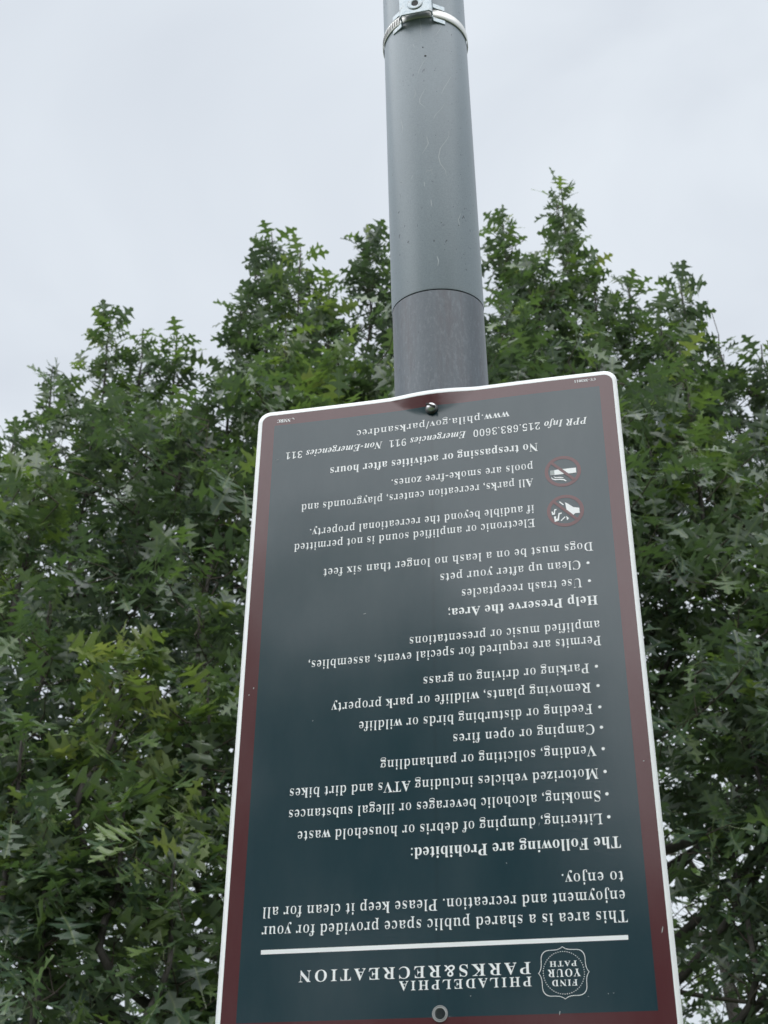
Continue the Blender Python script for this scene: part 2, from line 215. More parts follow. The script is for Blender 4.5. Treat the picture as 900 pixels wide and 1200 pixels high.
# letter outlines in 1/1000 em: character -> [advance, outlines]
GLYPHS = r'''{",":[219,[[59,-118,111,-94,147,-59,169,-17,176,26,157,97,105,123,63,107,46,66,60,26,95,10,93,-50,59,-99]]],"-":[323,[[283,267,40,267,40,174,283,174]]],".":[219,[[109,111,67,93,49,51,67,9,109,-9,151,9,169,51,151,93]]],"/":[281,[[8,-9,78,-9,274,691,204,691]]],"0":[559,[[280,-10,198,2,135,36,89,91,58,165,40,255,34,359,40,463,58,552,89,625,135,679,199,713,281,724,360,713,422,679,468,625,500,552,519,462,525,358,519,254,500,165,468,91,421,36,359,2],[280,55,326,75,353,135,366,231,370,358,366,485,353,580,327,639,281,659,235,639,207,580,194,485,189,358,194,231,207,135,234,75]]],"1":[559,[[97,0,97,53,179,53,202,57,217,67,226,87,229,118,229,619,161,544,130,522,100,515,78,520,59,535,46,559,42,589,110,613,196,666,266,718,378,718,378,118,381,91,388,70,403,57,429,53,510,53,510,0]]],"2":[559,[[35,0,35,103,183,254,238,313,278,365,306,412,324,457,334,503,337,553,332,602,316,637,291,656,259,663,216,652,188,620,172,565,167,490,115,496,75,513,48,543,39,589,45,624,64,656,94,684,137,706,192,719,259,724,358,713,430,680,473,627,488,558,485,524,476,490,434,418,355,328,230,205,130,110,363,110,392,115,416,128,435,150,446,179,454,210,513,210,508,0]]],"3":[559,[[243,-10,175,-6,121,7,79,27,51,52,34,80,28,110,34,144,54,168,81,183,113,188,122,132,147,92,186,68,236,60,268,63,297,73,322,91,342,118,355,156,359,207,349,259,319,301,270,329,204,338,142,338,142,400,208,400,265,410,304,441,327,487,335,547,330,595,314,632,288,655,252,663,220,657,198,641,182,615,173,583,166,508,111,513,70,530,45,557,36,597,50,646,92,687,161,715,257,724,353,713,426,682,473,630,488,561,477,499,444,449,395,409,335,381,416,355,454,331,485,300,506,258,513,206,507,150,491,104,464,66,430,37,389,15,343,1]]],"5":[559,[[245,-10,178,-6,125,8,86,27,60,53,45,81,40,111,46,142,62,163,88,176,120,180,131,124,144,98,165,78,193,65,230,60,262,64,291,75,316,94,336,124,349,166,353,220,344,285,318,332,275,359,217,368,154,363,106,350,60,368,92,714,470,714,475,532,418,532,410,566,397,594,384,602,364,604,156,604,140,419,188,430,250,434,355,421,436,381,489,314,506,220,500,160,483,111,455,71,421,41,380,18,336,2]]],"6":[559,[[293,-10,223,-1,163,27,113,73,76,139,53,224,45,330,49,410,62,485,84,552,115,610,155,657,204,694,262,716,330,724,388,720,434,709,467,691,490,668,503,642,507,614,500,585,480,560,443,542,387,536,382,596,362,646,345,660,321,665,268,648,227,597,199,513,186,401,240,427,277,435,324,438,406,424,470,384,510,318,524,231,509,134,466,57,393,7],[296,56,330,66,357,96,373,147,379,221,373,291,355,340,325,368,287,377,259,373,230,362,186,329,195,205,219,121,254,72]]],"8":[559,[[273,-10,197,-3,136,16,89,46,56,86,36,131,30,182,40,241,71,288,117,326,177,361,124,398,85,440,61,488,53,542,59,588,75,631,104,668,148,698,208,718,285,724,378,712,445,675,485,618,498,549,489,495,462,454,419,420,363,387,440,343,491,297,520,247,529,189,512,105,462,43,381,3],[302,421,334,444,356,472,368,507,372,551,362,606,349,630,331,649,307,662,279,666,243,658,216,634,200,598,194,554,201,508,222,474,256,446],[278,47,324,56,360,82,382,122,390,172,381,217,356,254,310,287,244,321,213,296,188,265,171,226,165,178,173,125,196,84,232,56]]],"9":[559,[[227,-10,173,-6,131,7,100,25,79,49,67,76,63,103,66,123,75,140,90,152,112,160,130,119,154,84,188,61,232,53,290,71,332,126,360,216,373,343,348,316,316,295,277,280,231,275,153,288,90,328,49,393,35,482,42,550,62,609,96,657,142,694,198,716,264,724,333,715,393,689,443,644,482,580,506,495,514,388,510,308,498,234,477,166,448,107,408,58,359,21,298,-2],[274,347,307,352,334,366,356,387,373,414,365,524,344,600,312,643,270,657,232,646,204,615,186,562,180,488,186,426,204,382,233,356]]],":":[219,[[109,458,67,440,49,398,67,356,109,338,151,356,169,398,151,440],[109,111,67,93,49,51,67,9,109,-9,151,9,169,51,151,93]]],";":[219,[[61,-115,110,-92,146,-58,168,-14,175,38,157,104,108,131,65,116,48,70,62,30,101,11,97,-44,61,-96],[169,398,151,440,109,458,67,440,49,398,67,356,109,338,151,356]]],"A":[650,[[-13,0,-13,27,13,32,35,45,54,71,73,111,307,694,334,693,572,129,612,51,632,33,660,27,660,0,341,0,341,27,402,37,422,68,406,121,376,197,154,197,117,105,113,88,111,72,129,38,184,27,190,27,190,0],[169,239,360,239,263,475]]],"C":[697,[[382,-16,288,-5,205,30,135,84,83,156,50,242,39,340,50,437,84,523,137,594,207,648,291,682,386,693,460,684,547,655,577,648,607,659,624,693,650,693,650,459,625,459,584,542,531,606,466,646,395,660,316,640,259,579,225,478,214,337,227,205,264,111,327,54,414,35,474,43,533,67,589,105,638,158,666,132,610,67,544,21,468,-7]]],"D":[738,[[30,0,30,26,69,32,94,44,106,69,110,111,110,557,105,606,91,635,64,648,22,653,22,678,330,678,488,656,604,590,674,483,697,339,675,191,608,85,496,21,340,0],[331,36,416,55,476,112,510,207,522,341,510,474,475,569,415,626,332,645,301,641,282,631,274,609,271,573,271,107,274,72,282,51,300,40]]],"E":[658,[[21,0,21,25,65,30,93,44,107,72,112,116,112,549,107,603,93,634,66,648,24,653,24,678,594,678,594,476,571,476,549,555,507,605,440,632,345,641,298,638,285,632,277,621,272,578,272,366,288,366,346,375,386,401,412,446,429,514,453,514,453,176,428,176,420,229,407,270,386,299,359,318,322,328,276,331,272,331,272,100,275,69,286,52,307,44,343,41,410,45,467,58,513,79,552,112,585,156,612,213,640,213,599,0]]],"F":[602,[[23,0,23,26,67,34,93,50,107,79,111,125,111,558,106,603,92,630,64,645,21,653,21,678,586,678,586,476,562,476,549,532,529,574,501,605,462,626,409,638,342,642,298,640,277,627,271,593,271,368,283,368,340,377,381,403,408,448,423,516,450,516,450,176,424,176,409,251,382,299,341,324,281,333,271,333,271,120,280,64,292,46,312,35,382,26,382,0]]],"H":[779,[[23,0,23,26,67,32,93,47,107,75,111,120,111,564,106,605,93,631,66,646,24,653,24,678,360,678,360,653,304,643,288,633,278,618,271,564,271,373,509,373,509,564,502,618,493,633,477,643,420,653,420,678,755,678,755,653,712,646,686,632,673,606,669,564,669,120,673,77,687,49,712,33,755,26,755,0,420,0,420,26,463,32,490,46,504,73,509,120,509,329,271,329,271,120,275,75,289,47,316,32,360,26,360,0]]],"I":[388,[[20,0,20,26,63,34,91,48,107,73,112,112,112,576,107,614,94,637,67,648,20,653,20,678,364,678,364,653,319,648,292,637,277,614,272,576,272,115,279,66,289,50,307,39,366,26,366,0]]],"K":[760,[[24,0,24,26,68,32,94,47,108,75,112,120,112,564,107,605,94,632,67,647,25,653,25,678,361,678,361,653,305,643,289,633,279,618,272,564,272,348,478,556,509,593,519,623,498,646,433,653,433,678,723,678,723,653,710,653,618,624,513,537,403,424,690,69,725,37,773,26,773,0,418,0,418,26,456,27,479,31,493,40,497,51,491,70,471,98,297,318,272,295,272,120,277,75,290,47,317,32,361,26,361,0]]],"L":[635,[[23,0,23,26,67,32,93,47,107,75,111,120,111,564,106,606,93,633,66,647,24,653,24,678,372,678,372,653,310,646,291,636,280,620,271,564,271,123,276,70,284,55,298,47,348,41,414,46,469,59,513,83,551,119,582,167,609,230,636,230,598,0]]],"M":[944,[[21,0,21,26,64,32,92,47,107,74,112,118,112,569,105,619,95,634,79,644,22,653,22,678,275,678,472,212,669,678,919,678,919,653,878,645,853,630,839,604,834,563,834,127,841,64,851,45,866,35,918,26,918,0,589,0,589,26,644,37,660,48,670,66,677,124,677,594,429,0,402,0,157,579,157,119,162,72,178,44,207,30,252,26,252,0]]],"N":[735,[[600,-16,159,521,159,117,163,73,177,46,203,32,248,26,248,0,27,0,27,26,81,35,96,45,106,62,113,117,113,578,54,645,27,653,27,678,233,678,582,251,582,562,575,617,565,632,549,643,493,653,493,678,714,678,714,653,671,647,645,633,632,605,628,561,628,-16]]],"O":[782,[[388,-16,317,-9,251,11,192,43,141,86,98,138,67,199,48,266,41,339,48,411,67,479,98,539,141,592,193,635,254,667,321,687,395,694,466,687,532,668,591,636,642,594,684,542,716,481,735,413,742,339,735,266,716,199,684,138,641,86,589,43,529,11,461,-9],[394,18,469,38,522,98,554,199,565,339,553,478,518,579,461,640,387,660,312,640,259,580,227,479,216,339,228,201,264,100,321,39]]],"P":[622,[[23,0,23,26,67,32,93,47,107,75,111,120,111,564,106,605,93,631,66,646,24,653,24,678,318,678,428,672,500,655,546,628,580,592,602,547,609,494,593,417,546,358,468,319,360,306,271,306,271,120,275,75,289,47,316,32,360,26,360,0],[271,342,300,342,363,351,405,376,427,422,435,490,429,558,410,605,375,633,322,642,297,639,282,631,274,616,271,593]]],"R":[704,[[23,0,23,26,67,32,93,47,107,75,111,120,111,564,106,605,93,631,66,646,24,653,24,678,323,678,454,667,547,634,603,578,621,498,612,441,583,395,536,359,469,333,643,75,674,38,690,29,712,26,715,26,715,0,504,0,300,316,271,316,271,120,275,75,289,47,316,32,360,26,360,0],[271,348,303,348,370,357,417,385,443,432,452,500,445,562,423,607,386,633,334,642,301,639,282,629,274,609,271,574]]],"S":[581,[[64,-16,64,235,93,235,123,140,166,74,222,35,293,22,344,30,383,54,407,89,415,133,395,192,335,238,242,284,167,329,115,376,84,430,74,494,81,551,100,600,131,639,172,669,220,688,275,694,342,687,420,667,434,664,446,662,467,670,477,694,505,694,505,475,480,475,462,528,437,573,406,610,370,639,330,656,289,662,243,655,208,635,185,604,178,566,185,530,204,501,236,476,281,451,377,406,431,377,473,347,502,315,521,280,531,241,535,198,527,138,505,86,468,43,418,12,357,-8,286,-15,236,-12,187,1,147,14,126,18,103,11,91,-16]]],"T":[630,[[137,0,137,26,183,31,212,46,227,75,232,120,232,645,222,645,151,634,97,601,61,546,43,473,16,473,16,678,611,678,611,472,586,472,568,548,531,602,475,634,400,645,392,645,392,120,397,73,412,45,440,31,488,26,488,0]]],"U":[733,[[369,-19,250,-4,170,43,124,120,109,231,109,564,104,605,91,631,64,646,22,653,22,678,358,678,358,653,302,643,285,633,275,618,269,564,269,208,277,131,303,77,346,44,409,33,486,46,540,84,573,148,584,237,584,563,579,604,565,631,537,645,489,653,489,678,706,678,706,653,668,644,645,628,633,602,629,563,629,270,613,137,566,48,485,-2]]],"V":[637,[[316,-19,66,567,34,626,12,644,-21,653,-21,678,314,678,314,653,274,651,248,644,232,630,227,610,240,563,385,213,518,562,528,609,523,630,509,643,445,653,445,678,658,678,658,653,630,649,608,637,589,612,569,570,342,-19]]],"Y":[634,[[151,0,151,26,195,32,221,47,235,75,239,120,239,266,69,576,44,617,21,639,1,648,-20,652,-20,678,308,678,308,652,291,652,248,644,236,633,232,620,244,583,370,336,496,545,513,580,519,607,500,641,444,652,439,652,439,678,654,678,654,652,630,646,609,632,570,583,399,303,399,120,404,75,417,47,444,32,488,26,488,0]]],"a":[512,[[379,-15,321,2,298,52,225,3,142,-13,96,-6,60,17,38,51,30,94,46,154,95,203,177,244,296,283,296,359,292,395,278,421,255,435,220,440,171,432,155,408,169,382,179,363,183,344,178,320,164,301,142,288,115,284,87,289,67,303,53,324,49,352,55,385,73,415,103,439,141,458,188,470,241,474,332,464,392,435,425,385,436,313,436,93,439,59,453,51,477,62,490,41,438,-1],[225,50,259,61,296,94,296,252,244,234,206,206,184,170,176,125,188,69]]],"b":[537,[[64,-17,64,578,62,617,55,638,39,649,12,654,12,678,206,678,206,415,261,459,329,474,379,467,423,445,459,411,486,365,503,310,509,247,502,175,481,112,447,59,402,19,347,-7,286,-15,220,-1,156,42,79,-17],[272,21,317,34,345,73,360,141,365,238,360,318,344,374,316,406,274,417,252,413,231,402,215,383,206,360,206,102,223,41]]],"c":[437,[[232,-15,178,-7,129,16,88,53,56,101,36,159,29,223,37,292,60,353,96,403,143,442,198,467,260,475,324,467,373,444,403,409,413,365,409,340,397,321,377,308,352,304,307,321,292,373,293,389,294,404,284,433,252,442,215,432,188,401,172,350,167,279,176,183,204,114,248,71,304,57,356,70,404,107,424,90,339,11]]],"d":[551,[[208,-15,159,-7,116,16,79,52,52,99,35,156,29,219,35,291,54,354,83,405,121,443,167,466,217,474,281,460,332,417,332,597,328,623,316,641,294,650,262,654,262,678,475,678,475,112,477,81,484,61,498,48,526,41,526,16,438,8,332,-15,332,58,280,3],[255,42,278,47,301,62,320,84,332,113,332,360,324,383,307,402,285,414,259,418,219,406,194,372,180,312,175,228,179,146,193,87,218,53]]],"e":[448,[[229,-15,174,-7,126,16,86,52,55,102,36,163,29,234,36,300,56,358,88,406,130,443,179,466,234,474,311,460,371,417,408,349,421,258,421,247,174,247,182,167,206,109,244,74,297,63,353,79,402,128,424,108,384,54,339,16,287,-7],[173,286,300,286,300,320,297,375,288,413,269,435,240,442,211,433,190,407,177,364,173,303]]],"f":[318,[[22,0,22,24,59,33,74,52,78,109,78,412,24,412,24,462,78,462,78,526,90,596,126,649,183,681,259,692,315,685,357,664,383,632,392,595,388,567,375,546,356,533,334,529,310,533,291,544,279,560,275,582,287,626,292,635,294,644,288,656,268,660,243,655,229,640,220,581,220,462,303,462,303,412,220,412,220,97,224,60,235,38,258,28,297,24,297,0]]],"g":[487,[[217,-209,132,-202,71,-181,34,-149,21,-111,41,-68,102,-38,52,-1,35,45,42,80,63,110,99,138,152,164,100,190,63,224,40,266,33,316,39,360,59,399,90,430,131,454,179,469,234,474,292,469,347,453,472,453,472,399,399,399,425,354,434,303,428,262,411,225,384,195,348,172,305,158,256,153,234,154,211,155,187,151,168,141,154,125,150,106,165,81,210,73,261,73,332,70,386,60,425,43,451,19,465,-14,470,-55,454,-119,406,-168,326,-199],[234,185,264,193,284,217,294,257,297,314,294,371,284,411,264,434,234,442,204,434,185,411,174,371,170,314,174,257,185,217,204,193],[239,-173,306,-168,354,-154,382,-131,392,-98,387,-76,371,-62,344,-54,305,-51,144,-51,118,-77,109,-108,117,-133,141,-154,181,-168]]],"h":[567,[[27,0,27,24,52,28,67,38,75,56,78,83,78,594,76,621,68,639,53,650,28,655,28,678,220,678,220,397,284,455,362,474,419,464,460,434,484,385,492,315,492,83,495,56,502,39,517,28,541,24,541,0,301,0,301,24,308,24,340,39,350,83,350,323,341,384,327,399,302,404,258,391,220,350,220,83,222,56,230,39,244,28,268,24,268,0]]],"i":[295,[[150,539,121,544,97,561,80,585,75,614,80,644,97,668,121,685,150,690,179,685,204,668,220,644,225,614,220,585,203,561,179,544],[27,0,27,24,52,29,68,38,75,55,78,83,78,375,76,406,70,424,55,433,30,437,31,462,221,462,221,83,223,56,230,39,244,29,268,24,268,0]]],"j":[312,[[158,541,129,546,105,562,88,587,83,616,89,646,105,670,129,687,158,692,188,687,212,670,229,646,234,616,229,587,212,563,188,546],[53,-209,17,-206,-16,-195,-44,-179,-65,-157,-79,-132,-83,-104,-79,-79,-67,-60,-47,-47,-22,-43,3,-47,22,-58,35,-76,39,-98,28,-130,16,-153,24,-169,46,-174,73,-168,87,-149,95,-80,95,372,92,404,83,424,65,434,33,438,33,462,237,462,237,-32,225,-109,189,-165,130,-198]]],"k":[534,[[26,0,26,24,52,29,68,39,75,56,78,83,78,592,70,640,56,649,30,654,31,678,220,678,220,251,338,369,357,393,363,414,350,431,311,437,306,437,306,462,514,462,514,437,459,423,409,387,331,311,515,51,536,31,560,24,560,0,314,0,314,24,323,24,348,30,356,47,345,73,242,219,220,200,220,83,222,56,230,39,244,29,268,24,268,0]]],"l":[297,[[27,0,27,24,52,29,68,38,75,55,78,83,78,592,70,639,56,650,30,654,30,678,221,678,221,83,223,56,230,39,244,29,268,24,268,0]]],"m":[825,[[27,0,27,24,52,28,67,38,75,56,78,83,78,377,76,404,68,423,53,434,28,438,28,462,218,462,218,394,280,454,353,474,435,453,477,389,542,453,622,474,678,464,718,434,742,385,750,315,750,83,752,56,760,39,774,28,798,24,798,0,562,0,562,24,586,28,600,39,608,57,610,83,610,323,601,384,587,399,562,404,520,391,483,353,483,83,485,57,493,39,507,28,530,24,530,0,297,0,297,24,321,28,335,39,343,57,345,83,345,323,336,384,322,399,297,404,254,391,218,350,218,83,220,57,227,40,241,29,264,24,264,0]]],"n":[567,[[27,0,27,24,52,28,67,38,75,56,78,83,78,377,76,404,68,423,53,434,28,438,28,462,220,462,220,398,283,455,362,474,419,464,460,434,484,385,492,315,492,83,495,56,502,39,517,28,541,24,541,0,301,0,301,24,308,24,340,39,350,83,350,323,341,384,327,399,302,404,258,391,220,350,220,83,222,56,230,39,244,28,268,24,268,0]]],"o":[501,[[251,-15,189,-7,135,17,90,55,56,105,35,163,28,229,35,296,56,356,90,405,135,443,189,466,250,474,311,466,365,443,410,406,444,357,465,298,472,229,465,161,444,102,410,53,366,16,312,-7],[251,17,287,27,311,58,324,121,327,229,323,338,309,403,285,435,251,445,214,434,191,403,178,338,174,230,178,122,191,58,215,27]]],"p":[553,[[26,-207,26,-184,60,-175,75,-150,78,-95,78,362,76,400,69,422,55,433,29,439,29,462,213,462,213,391,268,454,343,475,393,467,436,444,472,407,499,360,515,302,521,238,515,169,498,108,470,56,434,18,389,-7,338,-15,272,1,220,48,220,-86,226,-147,235,-164,249,-175,294,-183,294,-207],[291,42,330,54,356,88,371,148,376,230,372,310,359,369,335,403,296,414,254,398,220,350,220,102,249,57]]],"q":[542,[[260,-207,260,-183,297,-179,319,-170,329,-152,333,-124,333,43,278,0,211,-14,161,-7,117,15,81,50,53,96,36,151,30,214,37,286,59,349,93,402,139,442,192,467,253,475,320,461,383,419,460,477,476,477,476,-124,479,-151,486,-169,501,-179,527,-183,527,-207],[266,44,288,48,309,59,325,77,333,100,333,359,317,419,267,439,223,427,195,389,179,324,174,232,179,149,195,90,223,56]]],"r":[428,[[27,0,27,24,52,29,68,38,75,55,78,83,78,375,76,406,69,425,55,433,30,437,31,462,217,462,217,375,245,417,279,449,313,468,347,474,384,469,410,453,426,428,431,396,427,370,414,349,394,336,369,331,346,334,331,344,308,372,296,383,281,387,261,380,241,360,227,327,222,286,222,83,226,55,237,38,258,28,294,24,294,0]]],"s":[429,[[225,-15,181,-9,129,9,109,13,89,6,76,-13,53,-13,53,157,79,157,99,101,129,58,167,31,209,22,242,26,266,40,281,60,286,87,273,125,232,156,159,193,113,221,81,252,62,288,55,328,65,386,97,433,146,465,210,475,247,471,296,458,307,456,317,454,332,459,343,475,363,475,363,330,340,330,320,378,293,413,259,434,222,441,194,437,173,426,160,408,156,386,160,364,172,346,218,315,285,282,329,255,360,226,377,189,383,141,372,77,340,27,289,-5]]],"t":[340,[[184,-14,133,-7,98,16,79,53,72,106,72,415,30,415,30,446,131,550,192,631,215,631,215,462,309,462,309,415,215,415,215,122,223,76,233,64,250,60,282,73,307,111,331,98,305,49,271,14,231,-7]]],"u":[558,[[195,-15,136,-5,97,26,75,75,68,144,68,369,66,399,59,421,43,433,17,438,17,462,211,462,211,110,214,87,225,69,241,57,263,53,305,64,340,98,340,369,337,401,329,422,312,434,282,438,282,462,482,462,482,104,485,76,493,58,509,49,536,44,536,19,446,11,340,-15,340,60,312,29,277,5,238,-10]]],"v":[456,[[212,-15,57,369,33,419,18,432,-4,437,-4,462,244,462,244,438,232,438,202,431,192,411,194,399,275,182,351,376,359,405,345,430,303,438,303,462,454,462,454,439,430,430,414,415,387,362,238,-15]]],"w":[647,[[182,-15,25,394,9,424,-16,437,-16,462,206,462,206,437,178,431,170,411,172,396,178,376,248,189,314,350,299,396,282,430,250,439,250,462,481,462,481,437,450,430,440,411,441,401,443,390,500,210,569,381,576,410,573,422,566,430,530,439,530,462,663,462,663,439,645,435,633,424,613,384,453,-15,430,-15,332,293,208,-15]]],"x":[475,[[7,0,7,22,51,43,92,84,183,203,64,392,36,424,6,437,6,462,251,462,251,438,220,433,209,417,222,387,273,306,333,382,345,400,349,415,346,425,338,432,299,438,299,462,463,462,463,441,421,421,378,378,295,274,434,54,451,32,475,23,475,0,231,0,231,24,265,29,273,36,276,45,272,64,258,88,205,170,145,91,131,69,126,51,137,29,170,22,175,22,175,0]]],"y":[447,[[78,-209,43,-203,15,-186,-4,-159,-10,-125,-6,-101,7,-79,27,-64,53,-59,77,-63,95,-73,107,-91,111,-113,111,-121,110,-130,115,-143,128,-147,147,-138,170,-110,193,-66,209,-7,54,373,37,410,23,428,-5,437,-7,437,-7,462,241,462,241,437,202,431,194,423,191,409,193,397,198,382,276,177,343,359,352,387,354,408,351,422,342,431,302,437,302,462,446,462,446,437,427,432,413,418,386,361,241,-36,193,-143,168,-174,142,-195,113,-205]]],"z":[436,[[19,0,19,21,250,428,191,428,143,422,108,405,83,372,65,322,39,322,47,462,409,462,409,433,187,37,227,37,288,44,332,65,363,103,387,160,411,160,399,0]]],"iE":[656,[[-50,0,-50,23,1,31,18,42,33,61,58,127,171,549,177,576,179,597,175,620,163,634,109,647,109,671,643,671,606,483,578,483,578,492,567,560,536,606,481,631,401,639,361,636,341,622,328,592,270,373,298,373,346,376,383,383,412,396,437,417,476,479,501,479,430,203,408,203,409,223,409,242,402,288,381,318,344,334,289,339,275,339,261,338,199,109,194,84,190,65,193,51,204,41,257,34,324,38,381,50,430,70,475,102,515,146,554,203,579,203,521,0]]],"iI":[371,[[-50,0,-50,23,1,31,18,42,33,61,58,127,171,549,177,576,179,601,161,634,108,647,108,671,422,671,422,647,368,638,351,627,338,610,314,544,201,122,192,70,210,36,263,23,263,0]]],"iN":[697,[[461,-16,208,523,101,122,92,70,110,36,163,23,163,0,-52,0,-52,23,-2,31,16,42,32,61,56,127,162,528,171,566,173,589,169,614,155,631,131,642,96,647,96,671,293,671,505,205,598,549,606,579,608,598,604,620,591,635,569,643,537,647,537,671,752,671,752,647,702,640,684,628,669,610,644,544,491,-16]]],"iP":[609,[[-50,0,-50,23,1,31,18,42,33,61,58,127,171,549,177,576,179,601,175,621,163,634,109,647,109,671,386,671,484,661,554,632,596,583,610,515,601,462,575,414,534,373,481,344,404,326,291,320,255,320,202,122,193,70,197,49,210,36,231,27,263,23,263,0],[296,354,369,366,422,403,453,462,464,540,458,582,442,613,414,631,375,637,355,634,342,627,325,584,265,356,281,355]]],"iR":[639,[[-50,0,-50,23,1,31,18,42,33,61,58,127,171,549,177,576,179,597,175,620,163,634,109,647,109,671,377,671,485,662,560,635,604,588,618,521,606,462,569,411,509,371,426,344,510,91,524,60,542,41,566,31,596,26,596,0,396,0,289,331,258,331,202,122,193,70,197,49,210,36,231,27,263,23,263,0],[294,365,366,377,421,414,455,470,466,542,460,584,444,615,416,633,377,639,345,631,329,594,267,366,281,365]]],"ic":[412,[[138,-14,74,-3,26,28,-4,78,-14,145,-5,218,24,291,70,357,131,412,199,449,266,461,314,454,351,434,374,405,382,371,378,343,365,321,344,308,318,303,295,306,278,317,266,333,262,354,271,384,281,409,275,425,257,430,233,423,208,403,160,332,125,239,114,191,111,147,116,106,131,76,154,57,183,51,244,74,304,143,331,124,288,64,242,21,192,-5]]],"ie":[401,[[130,-14,71,-4,24,28,-6,79,-16,146,-10,200,9,256,37,309,73,358,116,400,163,433,212,454,262,461,308,455,342,436,364,407,371,369,355,312,308,259,228,214,117,185,111,131,116,99,130,74,152,58,182,53,237,75,291,142,319,124,280,64,236,21,186,-5],[125,218,170,233,209,255,242,283,267,316,283,351,288,387,279,418,255,428,222,415,187,375,153,309]]],"if":[288,[[-98,-207,-133,-201,-162,-184,-180,-158,-186,-126,-183,-104,-172,-87,-156,-75,-135,-71,-117,-74,-102,-84,-92,-98,-89,-117,-97,-145,-105,-159,-101,-170,-88,-174,-68,-169,-51,-153,-22,-97,7,4,38,155,89,410,20,410,28,451,98,451,136,560,187,638,248,684,315,700,359,695,393,679,413,654,420,622,407,581,368,568,349,572,334,582,323,597,319,615,327,640,335,658,331,666,319,669,291,656,265,618,240,550,215,451,300,451,294,410,209,410,157,168,128,52,97,-43,60,-115,16,-167,-35,-197]]],"ig":[444,[[115,-207,34,-199,-27,-177,-64,-142,-76,-99,-68,-65,-46,-38,-7,-14,49,8,9,41,-4,76,1,101,18,124,45,147,85,170,53,194,31,219,17,248,13,281,20,327,42,370,75,407,118,436,168,455,222,461,297,449,363,412,450,412,445,370,389,370,392,353,393,335,386,287,364,244,329,207,285,179,233,161,176,155,124,158,105,141,98,125,108,108,139,94,201,75,271,48,300,31,321,13,340,-18,347,-54,340,-96,317,-134,281,-164,235,-188,179,-202],[173,186,198,193,223,212,244,242,261,280,271,322,275,367,264,413,232,428,206,421,181,400,159,368,143,330,132,288,128,244,139,201],[126,-174,174,-168,210,-152,233,-127,241,-98,232,-69,206,-48,90,-6,31,-46,11,-92,19,-124,44,-151,81,-168]]],"ii":[289,[[196,553,170,558,149,572,135,593,130,619,135,645,149,666,170,680,196,685,221,680,243,666,257,645,262,619,257,593,243,572,221,558],[73,-12,43,-7,20,8,6,31,1,61,6,96,15,130,66,314,76,353,79,378,69,399,38,406,29,406,28,431,133,445,223,461,133,127,125,82,129,68,141,63,170,81,211,134,231,120,153,21]]],"im":[781,[[566,-12,516,7,499,62,511,126,542,229,576,331,585,368,580,384,566,389,522,371,474,318,424,227,372,92,342,0,227,0,328,331,336,368,331,384,317,389,291,382,264,363,234,330,203,283,145,160,98,0,-21,0,63,314,74,358,77,378,67,399,36,406,27,406,25,431,225,461,173,288,227,365,278,419,328,451,381,461,437,443,456,387,445,323,492,385,537,428,582,453,629,461,685,442,704,387,696,333,673,254,625,113,621,99,619,86,623,70,635,65,649,70,664,83,681,105,702,135,724,120,683,62,645,21,607,-4]]],"in":[532,[[317,-14,267,5,250,61,261,125,293,228,328,330,336,367,331,383,317,388,262,362,203,283,145,160,98,0,-21,0,63,314,74,358,77,378,67,399,36,406,27,406,25,431,225,461,173,288,227,365,278,419,328,451,381,461,437,442,456,386,449,337,424,253,370,85,374,69,387,64,401,68,416,82,453,134,475,119,434,61,396,20,358,-6]]],"io":[470,[[143,-14,80,-3,30,30,-4,80,-15,146,-9,201,9,257,36,310,72,359,113,400,160,433,210,454,261,461,330,450,381,419,413,368,424,302,418,248,402,194,375,140,340,91,298,49,251,15,198,-7],[154,20,177,26,199,45,241,110,275,196,298,285,306,358,294,411,256,429,233,423,211,405,169,342,135,256,112,166,103,87,116,37]]],"ir":[388,[[-21,0,63,314,74,358,77,378,67,399,36,406,27,406,25,431,225,461,170,281,215,362,255,417,293,450,331,461,372,444,386,394,382,365,371,343,352,329,328,324,300,332,277,354,268,359,234,334,189,260,141,145,98,0]]],"is":[376,[[135,-14,94,-9,42,7,22,11,4,6,-10,-10,-36,-6,-10,162,19,157,29,98,49,55,80,30,121,21,164,35,178,78,170,115,141,158,102,206,58,276,46,308,42,339,51,387,80,426,121,451,172,460,215,456,267,443,277,441,286,439,304,444,316,457,342,457,320,305,294,308,260,399,199,429,177,425,160,415,148,399,144,380,154,344,184,301,217,262,246,222,273,173,283,122,278,86,264,53,241,25,212,4,176,-9]]],"&":[625,[[495,339,463,282,422,229,326,339,422,428,451,521,439,579,405,626,353,658,287,669,215,658,160,626,124,577,112,512,136,427,189,354,124,311,73,264,40,211,28,153,42,89,79,38,134,4,200,-9,299,13,416,93,494,0,620,0,482,160,550,250,593,339],[356,161,284,103,210,81,153,102,126,153,157,223,245,289],[208,521,229,567,282,586,338,566,360,516,343,465,271,405,229,458]]]}'''
